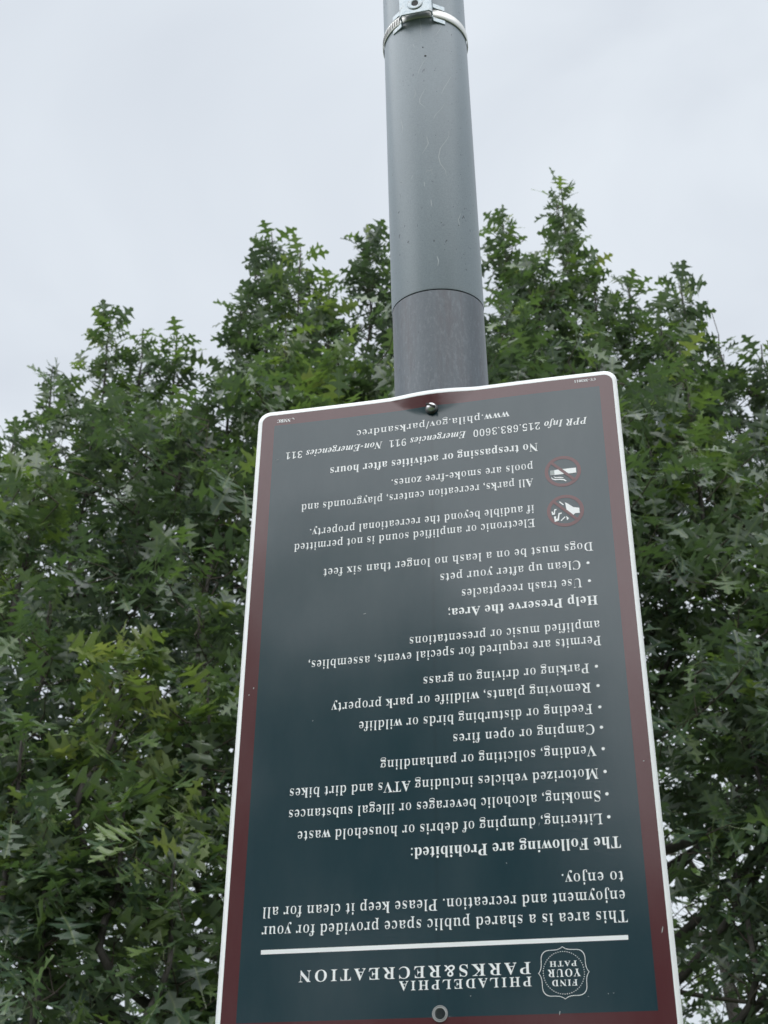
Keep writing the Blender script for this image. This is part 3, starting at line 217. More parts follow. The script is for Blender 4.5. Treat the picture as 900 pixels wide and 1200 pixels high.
# ---------------------------------------------------------------- the pole
PX, PY, PR = 0.0799, 1.4614, 0.0622
def lathe(bm, prof, seg=64, top_tilt=None):
    rings = []
    for r, z in prof:
        rings.append([bm.verts.new((r * math.cos(t), r * math.sin(t), z + (top_tilt(r * math.sin(t), z) if top_tilt else 0)))
                      for t in [2 * math.pi * i / seg for i in range(seg)]])
    for a, b in zip(rings, rings[1:]):
        for i in range(seg): bm.faces.new((a[i], a[(i + 1) % seg], b[(i + 1) % seg], b[i]))
    return rings
pole = tag(empty('sign_pole', (PX, PY, 0)), 'round grey steel pole, smooth painted above and weathered below, behind the sign', 'pole')
ZJ = 2.7364
tilt = lambda y, z: y * .11 if abs(z - ZJ) < .01 else 0
bm = bmesh.new(); r0 = lathe(bm, [(PR, -.3), (PR, 1.0), (PR, 2.0), (PR, ZJ - .003)], 96, tilt); from_bm('lower_shaft', bm, GALV, pole)
bm = bmesh.new(); r1 = lathe(bm, [(PR + .0002, ZJ - .0015), (PR + .0009, ZJ), (PR + .0009, 3.2), (PR + .0009, 5.2)], 96, tilt)
from_bm('upper_shaft', bm, PAINT, pole)
bm = bmesh.new(); lathe(bm, [(PR + .0011, 5.2), (PR + .005, 5.2), (PR + .005, 5.225), (PR * .8, 5.25), (PR * .4, 5.262), (.001, 5.265)]); from_bm('cap', bm, ZINC, pole)
bm = bmesh.new(); lathe(bm, [(.13, -.05), (.13, .012), (.122, .018), (PR + .002, .018)]); from_bm('base_plate', bm, GALV, pole)
def on_pole(px, py, extra=0.0, r=None):
    """angle and height on the pole's front seen at a photo pixel"""
    rr = (r or PR + .0009)
    d = M @ Vector(((px - 450) / F_PX, (py - 600) / F_PX, 1))
    a = d.x * d.x + d.y * d.y; b = -2 * (d.x * PX + d.y * PY); c = PX * PX + PY * PY - rr * rr
    t = (-b - math.sqrt(max(0, b * b - 4 * a * c))) / (2 * a); p = d * t
    return math.atan2(p.y - PY, p.x - PX), p.z + CAMH
def pole_pt(th, z, r): return Vector((r * math.cos(th), r * math.sin(th), z))
# two small drill holes
for px, py, rr in ((498.5, 65.5, .0016), (495.5, 55.5, .001)):
    th, z = on_pole(px, py); bm = bmesh.new()
    bmesh.ops.create_cone(bm, cap_ends=True, segments=16, radius1=rr, radius2=rr, depth=.0012)
    m = Matrix.Translation(pole_pt(th, z, PR + .0007)) @ Vector((math.cos(th), math.sin(th), 0)).to_track_quat('Z', 'Y').to_matrix().to_4x4()
    from_bm('drill_hole', bm, DARK, pole, False, m)
# dark grit stuck along the right of the shaft
rk = random.Random(8); bm = bmesh.new()
for i in range(80):
    py = rk.uniform(30, 340); px = 532 + (py - 40) * .045 + rk.gauss(0, 5) if rk.random() < .8 else rk.uniform(470, 540)
    th, z = on_pole(px, py); q = rk.uniform(.0002, .00055)
    c0 = [pole_pt(th + q * math.cos(t) / PR, z + q * 1.5 * math.sin(t), PR + .0011) for t in [k * math.pi / 3 for k in range(6)]]
    bm.faces.new([bm.verts.new(v) for v in c0])
tag(from_bm('grit', bm, Mat('grit').set(Base_Color=(.08, .09, .10, 1), Roughness=.8).m, pole, False), None, None, None, 'stuff')
# scratches scraped in the paint (paths measured on the photograph)
SCR = [[(512, 300), (514, 306), (513, 312)], [(540, 250), (537, 258), (539, 266)], [(470, 140), (472, 150), (471, 156)], [(476.5, 62), (478, 57), (480.5, 54.5), (484, 52), (486, 56)], [(491, 20), (492.5, 26), (493.5, 33), (493, 42)], [(500, 68), (496, 73), (491, 83), (490, 87)],
       [(529, 89), (525, 96), (520, 104), (517, 111)], [(500, 101), (496, 108), (492, 116), (492, 121), (498, 126)], [(521, 121), (517, 128), (510, 135), (508, 140)],
       [(500, 160), (502, 168), (499, 174), (495, 180)], [(526, 153), (526, 160), (522, 166), (516, 174), (514, 184), (516, 192), (522, 200), (523, 206)], [(519, 28), (516, 34), (511, 41), (507, 43)],
       [(505, 234), (506, 242)], [(497, 213), (498, 219)], [(484, 205), (482, 210)]]
bm = bmesh.new()
for path in SCR:
    pts = [on_pole(*q) for q in path]
    fine = []
    for (a, b), (c, d) in zip(pts, pts[1:]):
        for k in range(4): fine.append((a + (c - a) * k / 4, b + (d - b) * k / 4))
    fine.append(pts[-1]); prev = None
    for i, (th, z) in enumerate(fine):
        wd = .00050 * math.sin(math.pi * (i + .6) / len(fine)) + .0001
        a = bm.verts.new(pole_pt(th - wd / PR, z, PR + .00105)); b = bm.verts.new(pole_pt(th + wd / PR, z + wd, PR + .00105))
        if prev: bm.faces.new((prev[0], prev[1], b, a))
        prev = (a, b)
tag(from_bm('scratches', bm, Mat('scraped_paint').set(Base_Color=(.43, .47, .50, 1), Roughness=.6).m, pole, False), None, None, None, 'stuff')

# ---------------------------------------------------------------- band clamp with its bracket
th0, zb = on_pole(499, 14); ths = -math.pi / 2
clamp = tag(empty('band_clamp', (PX, PY, 0)), 'stainless steel band clamp with a flared zinc bracket strapped round the pole above the sign', 'clamp')
thc, _ = on_pole(489, 20)
RB = PR + .0022
bm = bmesh.new(); zc = 3.2296
lathe(bm, [(RB, zc - .0080), (RB + .0009, zc - .0075), (RB + .0009, zc + .0075), (RB, zc + .0080)], 96); from_bm('band', bm, STEEL, clamp)
bm = bmesh.new()
for i in range(16):                               # worm-drive slots cut across the band
    th = thc - .45 - i * .07
    vs_ = [pole_pt(th + s * .016 + t * .010, zc + t * .0050, RB + .0012) for s, t in ((-1, -1), (1, -1), (1, 1), (-1, 1))]
    bm.faces.new([bm.verts.new(v) for v in vs_])
tag(from_bm('band_slots', bm, DARK, clamp, False), None, None, None, 'stuff')
# bracket: a hat-section plate, two feet on the pole and a raised face with the bolt hole
def hat(z0, z1, half, lift, foot):
    e = Vector((math.cos(thc), math.sin(thc), 0)); s = Vector((-e.y, e.x, 0))
    prof = [(-half - foot - .004, RB * .80), (-half - foot, RB * .835), (-half - .004, RB + .001 + 0), (-half, RB + .004), (-half, RB + lift - .003), (-half + .003, RB + lift),
            (half - .003, RB + lift), (half, RB + lift - .003), (half, RB + .004), (half + .004, RB + .001), (half + foot, RB * .835), (half + foot + .004, RB * .80)]
    return e, s, prof
e_, s_, prof = hat(0, 0, .0235, .014, .012)
def strip(bm, prof, zs, th=.0022):
    rows = []
    for z, sel in zs: rows.append([bm.verts.new(s_ * a + e_ * b + Vector((0, 0, z))) for a, b in prof])
    for a, b in zip(rows, rows[1:]):
        for i in range(len(prof) - 1): bm.faces.new((a[i], a[i + 1], b[i + 1], b[i]))
bm = bmesh.new(); strip(bm, prof[3:9], [(zc - .0125, 0), (zc - .005, 0), (zc + .01, 0), (zc + .055, 0)])
bk = from_bm('bracket', bm, ZINC, clamp, False)
sm = bk.modifiers.new('s', 'SOLIDIFY'); sm.thickness = .0024; sm.offset = 0; bv = bk.modifiers.new('b', 'BEVEL'); bv.width = .0007; bv.segments = 2
def foot(side, z0, z1):
    bm = bmesh.new()
    arc = [(.0240, RB + .006), (.0243, RB * .965 + .001), (.0285, RB * .925), (.0345, RB * .855), (.0400, RB * .79)]
    rows = [[bm.verts.new(s_ * (a * side) + e_ * b + Vector((0, 0, z))) for a, b in arc] for z in (z0, z1)]
    for i in range(len(arc) - 1): bm.faces.new((rows[0][i], rows[0][i + 1], rows[1][i + 1], rows[1][i]))
    o = from_bm('foot', bm, ZINC, clamp, False)
    k = o.modifiers.new('s', 'SOLIDIFY'); k.thickness = .0022; k.offset = 1 if side < 0 else -1
    k = o.modifiers.new('b', 'BEVEL'); k.width = .0006; k.segments = 2
for side in (-1, 1):
    foot(side, zc - .0175, zc - .0095); foot(side, zc + .0095, zc + .0185)
def place_on(bm, name, mat, parent, z, lift, smooth=True):
    m = Matrix.Translation(e_ * (RB + lift) + Vector((0, 0, z))) @ e_.to_track_quat('Z', 'Y').to_matrix().to_4x4()
    return from_bm(name, bm, mat, parent, smooth, m)
bm = bmesh.new(); lathe(bm, [(.0118, 0), (.0118, .0012), (.0098, .0018), (.0060, .0018), (.0052, .0012), (.0052, 0)], 40); place_on(bm, 'pressed_ring', ZINC, clamp, zc + .006, .0146)
bm = bmesh.new(); bmesh.ops.create_cone(bm, cap_ends=True, segments=32, radius1=.0052, radius2=.0052, depth=.001); place_on(bm, 'bolt_hole', DARK, clamp, zc + .006, .0152, False)

# ---------------------------------------------------------------- the sign
SM = Matrix(((0.978247, 0.028875, -0.205425, 0.06492), (-0.207091, 0.078185, -0.975193, 1.39541), (-0.012098, 0.996521, 0.082464, 2.56543), (0, 0, 0, 1)))
W2, H = .2286, .7720
WB = .0052; MG = .0217; YG = .7456                             # white rim, outer edge to green field
def dent(x, y):
    """how the thin sheet buckles round the top bolt and bows a little along its length"""
    yb = -.036 * (1 - (x / .060) ** 2)
    z = 0.0
    if yb < 0 and y > yb:
        d = y - yb; z += .17 * d * d / (d + .004) * max(0, 1 - (x / .058) ** 2) ** .5
    return z + .0012 * math.sin(math.pi * x / W2) * (1 + y / H)
sign = bpy.data.objects.new('park_rules_sign', None); C.objects.link(sign); sign.matrix_world = SM
tag(sign, 'dark green park rules sign with maroon border, hung upside down on the pole', 'sign')
def rrect(x0, y0, x1, y1, r, n=8, step=.012):
    pts = []
    for cxx, cyy, a0 in ((x1 - r, y1 - r, 0), (x0 + r, y1 - r, 90), (x0 + r, y0 + r, 180), (x1 - r, y0 + r, 270)):
        for i in range(n + 1):
            a = R(a0 + 90 * i / n); pts.append((cxx + r * math.cos(a), cyy + r * math.sin(a)))
    out_ = []
    for i, p in enumerate(pts):
        q = pts[(i + 1) % len(pts)]; out_.append(p); L = math.dist(p, q); k = int(L / step)
        for j in range(1, k): out_.append((p[0] + (q[0] - p[0]) * j / k, p[1] + (q[1] - p[1]) * j / k))
    return out_
outer = rrect(-W2, -H, W2, 0, .0155); mid = rrect(-W2 + WB, -H + WB, W2 - WB, -WB, .0110); inn = rrect(-W2 + MG, -YG, W2 - MG, -MG, .0004, 1)
HOLE = (-.0003, -.7425); hole = [(HOLE[0] + .0058 * math.cos(t), HOLE[1] + .0058 * math.sin(t)) for t in [2 * math.pi * i / 24 for i in range(24)]]
pts, edges = [], []
for loop in (outer, mid, inn, hole):
    s0 = len(pts); pts += loop; edges += [(s0 + i, s0 + (i + 1) % len(loop)) for i in range(len(loop))]
for i in range(1, 38):
    for j in range(1, 60):
        x, y = -W2 + 2 * W2 * i / 38, -H * j / 60
        if W2 - abs(x) > .028 and -y > .027 and H + y > .027 and math.dist((x, y), HOLE) > .019: pts.append((x, y))
for rr_, n_ in ((.0085, 24), (.0115, 24), (.0155, 24)):
    pts += [(HOLE[0] + rr_ * math.cos(t), HOLE[1] + rr_ * math.sin(t)) for t in [2 * math.pi * (i + .5) / n_ for i in range(n_)]]
for i in range(-24, 25):
    for j in range(0, 12): pts.append((i * .0026 + .0007, -.0241 - j * .0024 + .0005))
for i in range(-24, 25):
    for y in (-.0068, -.0092, -.0118, -.0145, -.0172, -.0195): pts.append((i * .0026 + .0007, y))
V2, E2, F2, *_ = geometry.delaunay_2d_cdt([Vector(p) for p in pts], edges, [], 0, 1e-6)
def inside_rr(x, y, m, r):
    ax, ay = abs(x) - (W2 - m - r), abs(y + H / 2) - (H / 2 - m - r)
    return (math.hypot(max(ax, 0), max(ay, 0)) <= r) if (ax > 0 or ay > 0) else True
bm = bmesh.new(); bv_ = [bm.verts.new((v.x, v.y, dent(v.x, v.y))) for v in V2]
for f in F2:
    cx_ = sum(V2[i].x for i in f) / 3; cy_ = sum(V2[i].y for i in f) / 3
    if not inside_rr(cx_, cy_, 0, .0155) or math.dist((cx_, cy_), HOLE) < .0058: continue
    fc = bm.faces.new([bv_[i] for i in f]); fc.normal_update()
    if fc.normal.z < 0: fc.normal_flip()
    fc.material_index = 0 if not inside_rr(cx_, cy_, WB, .0110) else (2 if abs(cx_) < W2 - MG and -YG < cy_ < -MG else 1)
panel = from_bm('panel', bm, [WHITE, MAROON, GREEN, ALU], sign)
sol = panel.modifiers.new('thickness', 'SOLIDIFY'); sol.thickness = .0022; sol.offset = -1; sol.material_offset = 3; sol.material_offset_rim = 3

GLY = json.loads(GLYPHS)
def glyph_polys(ch, st):
    g = GLY.get('i' + ch) if st == 'i' and ('i' + ch) in GLY else GLY[ch]
    return g[0] / 1000, [[(p[i] / 1000, p[i + 1] / 1000) for i in range(0, len(p), 2)] for p in g[1]]
def thin(poly, d):
    """slim the upright strokes (outlines run with the ink on one side)"""
    n = len(poly); o = []
    for i in range(n):
        a, b, c = poly[i - 1], poly[i], poly[(i + 1) % n]
        def nr(p, q):
            dx, dy = q[0] - p[0], q[1] - p[1]; L = math.hypot(dx, dy) or 1; return dy / L, -dx / L
        n1, n2 = nr(a, b), nr(b, c); nx = n1[0] + n2[0]; ny = n1[1] + n2[1]; L = math.hypot(nx, ny) or 1
        nx /= L; ny /= L
        o.append((b[0] + nx * abs(nx) ** 1.5 * d, b[1]))
    return o
def area(p): return sum(p[i - 1][0] * p[i][1] - p[i][0] * p[i - 1][1] for i in range(len(p))) / 2
def layout(runs, track=0.0):
    """runs: [(text, style, weight)], -> polygons in em units and total width"""
    x, polys = 0.0, []
    for text, st, w in runs:
        for ch in text:
            if ch == ' ': x += .25 + track; continue
            if ch == '_': x += .66; continue
            adv, ps = glyph_polys(ch, st)
            if ch == '&': ps = [[(a * 1.0, b) for a, b in q] for q in ps]
            if ch.isalnum() and w:
                big = max(ps, key=lambda q: abs(area(q))); sgn = 1 if area(big) > 0 else -1
                k_ = .35 if ch in 'vwyxkzAVWYKXM' else 1.0     # diagonals keep their hairlines
                ps = [thin(q, -w * k_ * sgn) for q in ps]
            for q in ps: polys.append([(x + a, b) for a, b in q])
            x += adv + track
    x0 = min(a for q in polys for a, b in q); x1 = max(a for q in polys for a, b in q)
    return [[(a - x0, b) for a, b in q] for q in polys], x1 - x0
def flat_polys(name, polys, mat, parent, lift=.00025):
    """closed outlines in sign coordinates (metres) -> one flat print mesh, holes kept"""
    cu = bpy.data.curves.new(name, 'CURVE'); cu.dimensions = '2D'; cu.fill_mode = 'BOTH'
    for q in polys:
        sp = cu.splines.new('POLY'); sp.points.add(len(q) - 1); sp.use_cyclic_u = True
        for i, (a, b) in enumerate(q): sp.points[i].co = (a, b, 0, 1)
    tmp = bpy.data.objects.new('tmp', cu); me = bpy.data.meshes.new_from_object(tmp)
    bpy.data.objects.remove(tmp); bpy.data.curves.remove(cu); me.name = name
    for v in me.vertices: v.co.z = dent(v.co.x, v.co.y) + lift
    me.materials.clear()
    if len(me.polygons) and me.polygons[0].normal.z < 0: me.flip_normals()
    return link(name, me, mat, parent)
def text_line(runs, xr, xl, y, cap, parent=sign, name='text_line', track=0.0):
    """upside down on the sheet: starts at the right (xr), ends at the left (xl); y = baseline"""
    polys, w = layout(runs, track); s = cap / .66; kx = (xr - xl) / w
    return flat_polys(name, [[(xr - a * kx, y - b * s) for a, b in q] for q in polys], WHITE, parent)
def disc(cx_, cy_, r, n=14): return [(cx_ + r * math.cos(2 * math.pi * i / n), cy_ + r * math.sin(2 * math.pi * i / n)) for i in range(n)]
TH = .026
def reg(t): return [(t, 'b', TH)]
mm = .001
LINES = [
 (reg("www.phila.gov/parksandrec"), 95.5, -97.8, -44.0, 10.2),
 ([("PPR Info", 'i', 0), (" 215.683.3600", 'b', .026), ("_", 'b', 0), ("Emergencies", 'i', 0), (" 911", 'b', .026), ("_", 'b', 0), ("Non-Emergencies", 'i', 0), (" 311", 'b', .026)], 189.0, -189.3, -65.4, 9.6),
 ([("No trespassing or activities after hours", 'b', .008)], 127.4, -130.5, -95.4, 11.0),
 (reg("pools are smoke-free zones."), 120.5, -52.5, -123.5, 10.6),
 (reg("All parks, recreation centers, playgrounds and"), 119.7, -165.4, -145.0, 10.6),
 (reg("if audible beyond the recreational property."), 118.8, -153.2, -181.6, 10.6),
 (reg("Electronic or amplified sound is not permitted"), 118.8, -172.0, -200.4, 10.6),
 (reg("Dogs must be on a leash no longer than six feet"), 182.8, -134.2, -238.7, 10.8),
 (reg("Clean up after your pets"), 167.3, 6.5, -261.0, 10.8),
 (reg("Use trash receptacles"), 167.3, 31.2, -284.0, 10.8),
 ([("Help Preserve the Area;", 'b', .004)], 183.1, 15.1, -307.0, 11.0),
 (reg("amplified music or presentations"), 182.8, -29.8, -338.2, 10.8),
 (reg("Permits are required for special events, assemblies,"), 183.0, -147.8, -356.8, 10.8),
 (reg("Parking or driving on grass"), 167.8, -14.2, -388.4, 10.8),
 (reg("Removing plants, wildlife or park property"), 168.0, -119.1, -411.0, 10.8),
 (reg("Feeding or disturbing birds or wildlife"), 168.0, -87.0, -435.4, 10.8),
 (reg("Camping or open fires"), 168.4, 18.0, -458.2, 10.8),
 (reg("Vending, soliciting or panhandling"), 168.6, -62.3, -482.0, 10.8),
 (reg("Motorized vehicles including ATVs and dirt bikes"), 168.8, -162.4, -506.8, 10.8),
 (reg("Smoking, alcoholic beverages or illegal substances"), 169.2, -162.2, -530.6, 10.8),
 (reg("Littering, dumping of debris or household waste"), 169.4, -151.6, -554.6, 10.8),
 ([("The Following are Prohibited:", 'b', .004)], 185.4, -28.8, -579.0, 11.4),
 (reg("to enjoy."), 185.2, 124.7, -614.0, 11.0),
 (reg("enjoyment and recreation. Please keep it clean for all"), 185.2, -185.3, -632.8, 11.0),
 (reg("This area is a shared public space provided for your"), 186.0, -185.3, -652.2, 11.0),
]
for runs, xr, xl, y, cap in LINES:
    text_line(runs, xr * mm, xl * mm, y * mm, cap * mm, track=.03)
for y in (-261, -284, -388.4, -411, -435.4, -458.2, -482, -506.8, -530.6, -554.6):
    flat_polys('bullet', [disc(175.9 * mm, (y - 3.9) * mm, 1.75 * mm)], WHITE, sign)
flat_polys('rule', [[(-185 * mm, -680.1 * mm), (185 * mm, -680.1 * mm), (185 * mm, -675.7 * mm), (-185 * mm, -675.7 * mm)]], WHITE, sign)
text_line([("PARKS&RECREATION", 'b', .012)], .0893, -.1436, -.6974, .0108, track=.16)
text_line([("PHILADELPHIA", 'b', .012)], .0896, -.0410, -.7110, .0086, track=.16)
text_line([("NMRC", 'b', -.01)], -.1860, -.2035, -.0128, .0050, name='maker_mark')
flat_polys('maker_mark', [[(-.1830 + .0022 * math.cos(t), -.0148 + .0022 * math.sin(t)) for t in [2.4 - i * .55 for i in range(6)]] + [(-.1830 + .0014 * math.cos(t), -.0148 + .0014 * math.sin(t)) for t in [2.4 - i * .55 for i in range(5, -1, -1)]]], WHITE, sign)
text_line([("CU-383011", 'b', 0)], .2032, .1772, -.0090, .0034, name='maker_mark')

# badge with scalloped outline, ring of dots and three words
bd = flat_polys('badge', [[(0, 0), (.001, 0), (0, .001)]], WHITE, sign)
bpy.data.meshes.remove(bd.data)
def badge_pts(k, n=8):
    """one eighth after another: a bracket-shaped frame, pointed in the middle of each side, round at the corners"""
    h = .0246 * k
    q = [(0, 1.0), (.055, .955), (.13, .915), (.24, .885), (.38, .875), (.50, .874), (.58, .870), (.66, .853), (.73, .820), (.779, .779)]
    q = q + [(b, a) for a, b in reversed(q[:-1])]
    full = []
    for r in range(4):
        for a, b in q[:-1]:
            x, y = a, b
            for _ in range(r): x, y = y, -x
            full.append((x * h, y * h))
    return full
bc = (.1211, -.7084)
A_ = [(bc[0] + x, bc[1] + y) for x, y in badge_pts(1.0)]; B_ = [(bc[0] + x, bc[1] + y) for x, y in badge_pts(.975)]
bm = bmesh.new(); n_ = len(A_)
va = [bm.verts.new((x, y, dent(x, y) + .00025)) for x, y in A_]; vb = [bm.verts.new((x, y, dent(x, y) + .00025)) for x, y in B_]
for i in range(n_):
    f_ = bm.faces.new((va[i], va[(i + 1) % n_], vb[(i + 1) % n_], vb[i])); f_.normal_update()
    if f_.normal.z < 0: f_.normal_flip()
bd = from_bm('badge', bm, WHITE, sign, False)
for i in range(56):
    t = 2 * math.pi * i / 56
    if i == 0: dots = []
    dots.append(disc(bc[0] + .0197 * math.cos(t), bc[1] + .0197 * math.sin(t),   .00046, 6))
dt = flat_polys('dot_ring', dots, WHITE, bd)
for t_, xr, xl, y, cap in (("PATH", .1341, .1080, -.6976, .0049), ("YOUR", .1372, .1056, -.7052, .0068), ("FIND", .1337, .1095, -.7150, .0055)):
    text_line([(t_, 'b', .008)], xr, xl, y, cap, bd, track=.10)

# two prohibition icons (upside down with the sheet)
def ring(c, r0, r1, n=48): return [disc(c[0], c[1], r1, n), disc(c[0], c[1], r0, n)]
def rotp(P, c, s=1.0): return [(c[0] - x * s, c[1] - y * s) for x, y in P]   # half turn
def icon(c, shapes, slash, k=1.1):
    ic = flat_polys('prohibition_icon', ring(c, .0173, .0214), ICON_RED, sign)
    flat_polys('slash', [slash], ICON_RED, ic, .00045)
    for nm, P, mt in shapes: flat_polys(nm, [[(c[0] + (x - c[0]) * k, c[1] + (y - c[1]) * k * 1.08) for x, y in q] for q in P], mt, ic, .00032)
    return ic
def bar(c, ang, L, w):
    ux, uy = math.cos(R(ang)), math.sin(R(ang))
    return [(c[0] + ux * a - uy * b, c[1] + uy * a + ux * b) for a, b in ((-L, -w), (L, -w), (L, w), (-L, w))]
c1 = (.1553, -.1393)
# measured in sheet coordinates relative to each centre
i1 = icon(c1, [('cigarette', [[(c1[0] + x * mm, c1[1] + y * mm) for x, y in ((-9.2, 2.2), (-4.6, 2.6), (1.4, -3.4), (-9.2, -3.4))],
                              [(c1[0] + x * mm, c1[1] + y * mm) for x, y in ((-.6, 2.6), (14.2, 2.6), (14.2, -3.2), (4.6, -3.4))]], WHITE),
               ('filter', [[(c1[0] + x * mm, c1[1] + y * mm) for x, y in ((-13.6, 2.2), (-9.4, 2.2), (-9.4, -3.4), (-13.6, -3.4))]], PALE),
               ('smoke', [[(c1[0] + x * mm, c1[1] + y * mm) for x, y in ((-13, -5.2), (-11, -7.6), (-8, -8.4), (-3, -8.6), (1, -9.4), (3.4, -11.6), (2.2, -12.2), (0, -10.6), (-4, -9.9), (-9, -9.6), (-12, -8.2))],
                          [(c1[0] + x * mm, c1[1] + y * mm) for x, y in ((-10.5, -4.8), (-8, -6.2), (-3, -6.4), (.6, -7.4), (-.4, -8), (-4, -7.4), (-8.6, -7.2))]], WHITE)], bar(c1, -46, .0185, .0018))
c2 = (.1550, -.1936)
i2 = icon(c2, [('loudspeaker', [[(c2[0] + x * mm, c2[1] + y * mm) for x, y in ((.2, 9.4), (2.2, 8.2), (8.6, 3.0), (14.6, 1.6), (14.8, -4.2), (10, -4.0), (6.6, -7.2), (1.6, -2.0))],
                                [(c2[0] + x * mm, c2[1] + y * mm) for x, y in ((.4, -6.2), (3.2, -9.0), (1.0, -11.2))]], WHITE),
               ('sound_stroke', [bar((c2[0] - .0036, c2[1] + .0086), -45, .0028, .0006)], WHITE),
               ('sound_stroke', [bar((c2[0] - .0030, c2[1] - .0090), 42, .0030, .0006)], WHITE),
               ('music_note', [[(c2[0] + x * mm, c2[1] + y * mm) for x, y in ((-12.4, -5.6), (-12.0, -11.6), (-7.4, -10.6), (-6.4, -3.6), (-4.2, -3.2), (-4.0, -1.8), (-7.4, -2.2), (-8.8, -8.2), (-10.6, -8.6), (-10.2, -5.4))]], WHITE),
               ('music_note', [[(c2[0] + x * mm, c2[1] + y * mm) for x, y in ((-14.6, .2), (-14.2, -3.6), (-11.4, -3.4), (-10.6, 1.4), (-9.2, 1.6), (-9.2, 2.8), (-11.6, 2.6), (-12.4, -1.4), (-13.2, -1.6), (-13.2, .2))]], WHITE)], bar(c2, -46, .0185, .0017))

# pale nicks and specks in the print
bm = bmesh.new(); rg = random.Random(5)
for x, y, L, wd, a in ((-.083, -.303, .004, .0006, 10), (.218, -.672, .007, .0008, 75), (.216, -.502, .0018, .0008, 0), (.143, -.731, .0012, .0005, 0), (-.2115, -.385, .0024, .0010, 80), (-.2165, -.393, .002, .0008, 70), (.105, -.562, .004, .0004, 80), (.070, -.600, .0012, .0008, 0), (.162, -.729, .001, .0006, 0), (.167, -.7286, .001, .0006, 0), (-.14, -.43, .0016, .0006, 80), (.115, -.745, .004, .0008, 80),
                       (.083, -.0455, .0014, .0009, 50), (-.20, -.075, .0035, .0004, 3), (.03, -.727, .0010, .0007, 0)):
    P = [(x + L / 2 * math.cos(t) * math.cos(R(a)) - wd / 2 * math.sin(t) * math.sin(R(a)), y + L / 2 * math.cos(t) * math.sin(R(a)) + wd / 2 * math.sin(t) * math.cos(R(a))) for t in [i * math.pi / 4 for i in range(8)]]
    bm.faces.new([bm.verts.new((u, v, dent(u, v) + .0003)) for u, v in P])
tag(from_bm('nicks', bm, PALE, sign, False), None, None, None, 'stuff')

# top bolt: slotted round head on a dark washer; bottom hole with its washer
BZ = dent(-.0013, -.0263)
def on_sign(x, y, z): return Matrix.Translation((x, y, z))
bolt = empty('bolt'); bolt.parent = sign; bolt.matrix_local = on_sign(-.0013, -.0263, BZ + .0006)
bm = bmesh.new(); lathe(bm, [(.0040, 0), (.0078, 0), (.0080, .0008), (.0074, .0016), (.0040, .0018)], 40); from_bm('washer', bm, BLACKR, bolt)
bm = bmesh.new(); lathe(bm, [(.0060, .0018), (.0063, .0030), (.0061, .0044), (.0054, .0060), (.0042, .0073), (.0026, .0081), (.001, .0085), (.0001, .0086)], 40)
hd = from_bm('head', bm, CHROME, bolt)
bm = bmesh.new(); bmesh.ops.create_cube(bm, size=1, matrix=Matrix.Translation((0, 0, .0077)) @ Matrix.Rotation(R(-28), 4, 'Z') @ Matrix.Diagonal((.0125, .0021, .0030, 1))); from_bm('slot', bm, DARK, bolt, False)
bm = bmesh.new(); lathe(bm, [(.0026, -.012), (.0026, .002)], 16); from_bm('shank', bm, CHROME, bolt)
gr = empty('hole_washer'); gr.parent = sign; gr.matrix_local = on_sign(HOLE[0], HOLE[1], dent(*HOLE) + .0002)
bm = bmesh.new(); lathe(bm, [(.0077, 0), (.0078, .0008), (.0074, .0011), (.0070, .0003), (.0062, .0003), (.0058, .0012), (.0054, .0012), (.0052, .0004), (.0052, -.003)], 40); from_bm('rim', bm, PLASTIC, gr)
# bracing spacer behind the top bolt
bm = bmesh.new(); lathe(bm, [(.002, -.0085), (.0075, -.0085), (.0075, -.0026), (.002, -.0026)], 24)
sp_ = from_bm('spacer', bm, BLACKR, sign); sp_.matrix_local = on_sign(-.0013, -.0263, BZ)
# ---------------------------------------------------------------- oak leaves
def leaf_outline(detail, rs):
    """right half of a red oak leaf (u across, v along), bristle-pointed lobes between deep bays"""
    if detail == 'low': h = [(.012, .0), (.22, .15), (.06, .28), (.42, .42), (.07, .57), (.34, .73), (.07, .82), (.0, 1.0)]
    elif detail:
        h = [(.012, .0), (.030, .06), (.10, .12), (.21, .135), (.165, .185), (.22, .215), (.10, .255), (.055, .30), (.10, .36), (.25, .40), (.40, .395), (.335, .455), (.43, .50), (.30, .515), (.26, .565),
             (.12, .545), (.065, .60), (.11, .66), (.24, .705), (.36, .74), (.26, .765), (.255, .82), (.15, .79), (.075, .805), (.10, .87), (.14, .93), (.05, .935), (.0, 1.0)]
    else:
        h = [(.012, .0), (.05, .10), (.24, .14), (.14, .20), (.06, .25), (.06, .30), (.18, .36), (.35, .365), (.47, .42), (.34, .455), (.25, .52), (.10, .53), (.055, .58), (.16, .67), (.39, .73), (.23, .765), (.13, .79), (.07, .82), (.13, .92), (.0, 1.0)]
    return [(u * rs.uniform(.86, 1.14), v + (rs.uniform(-.012, .012) if 0 < v < 1 else 0)) for u, v in h]
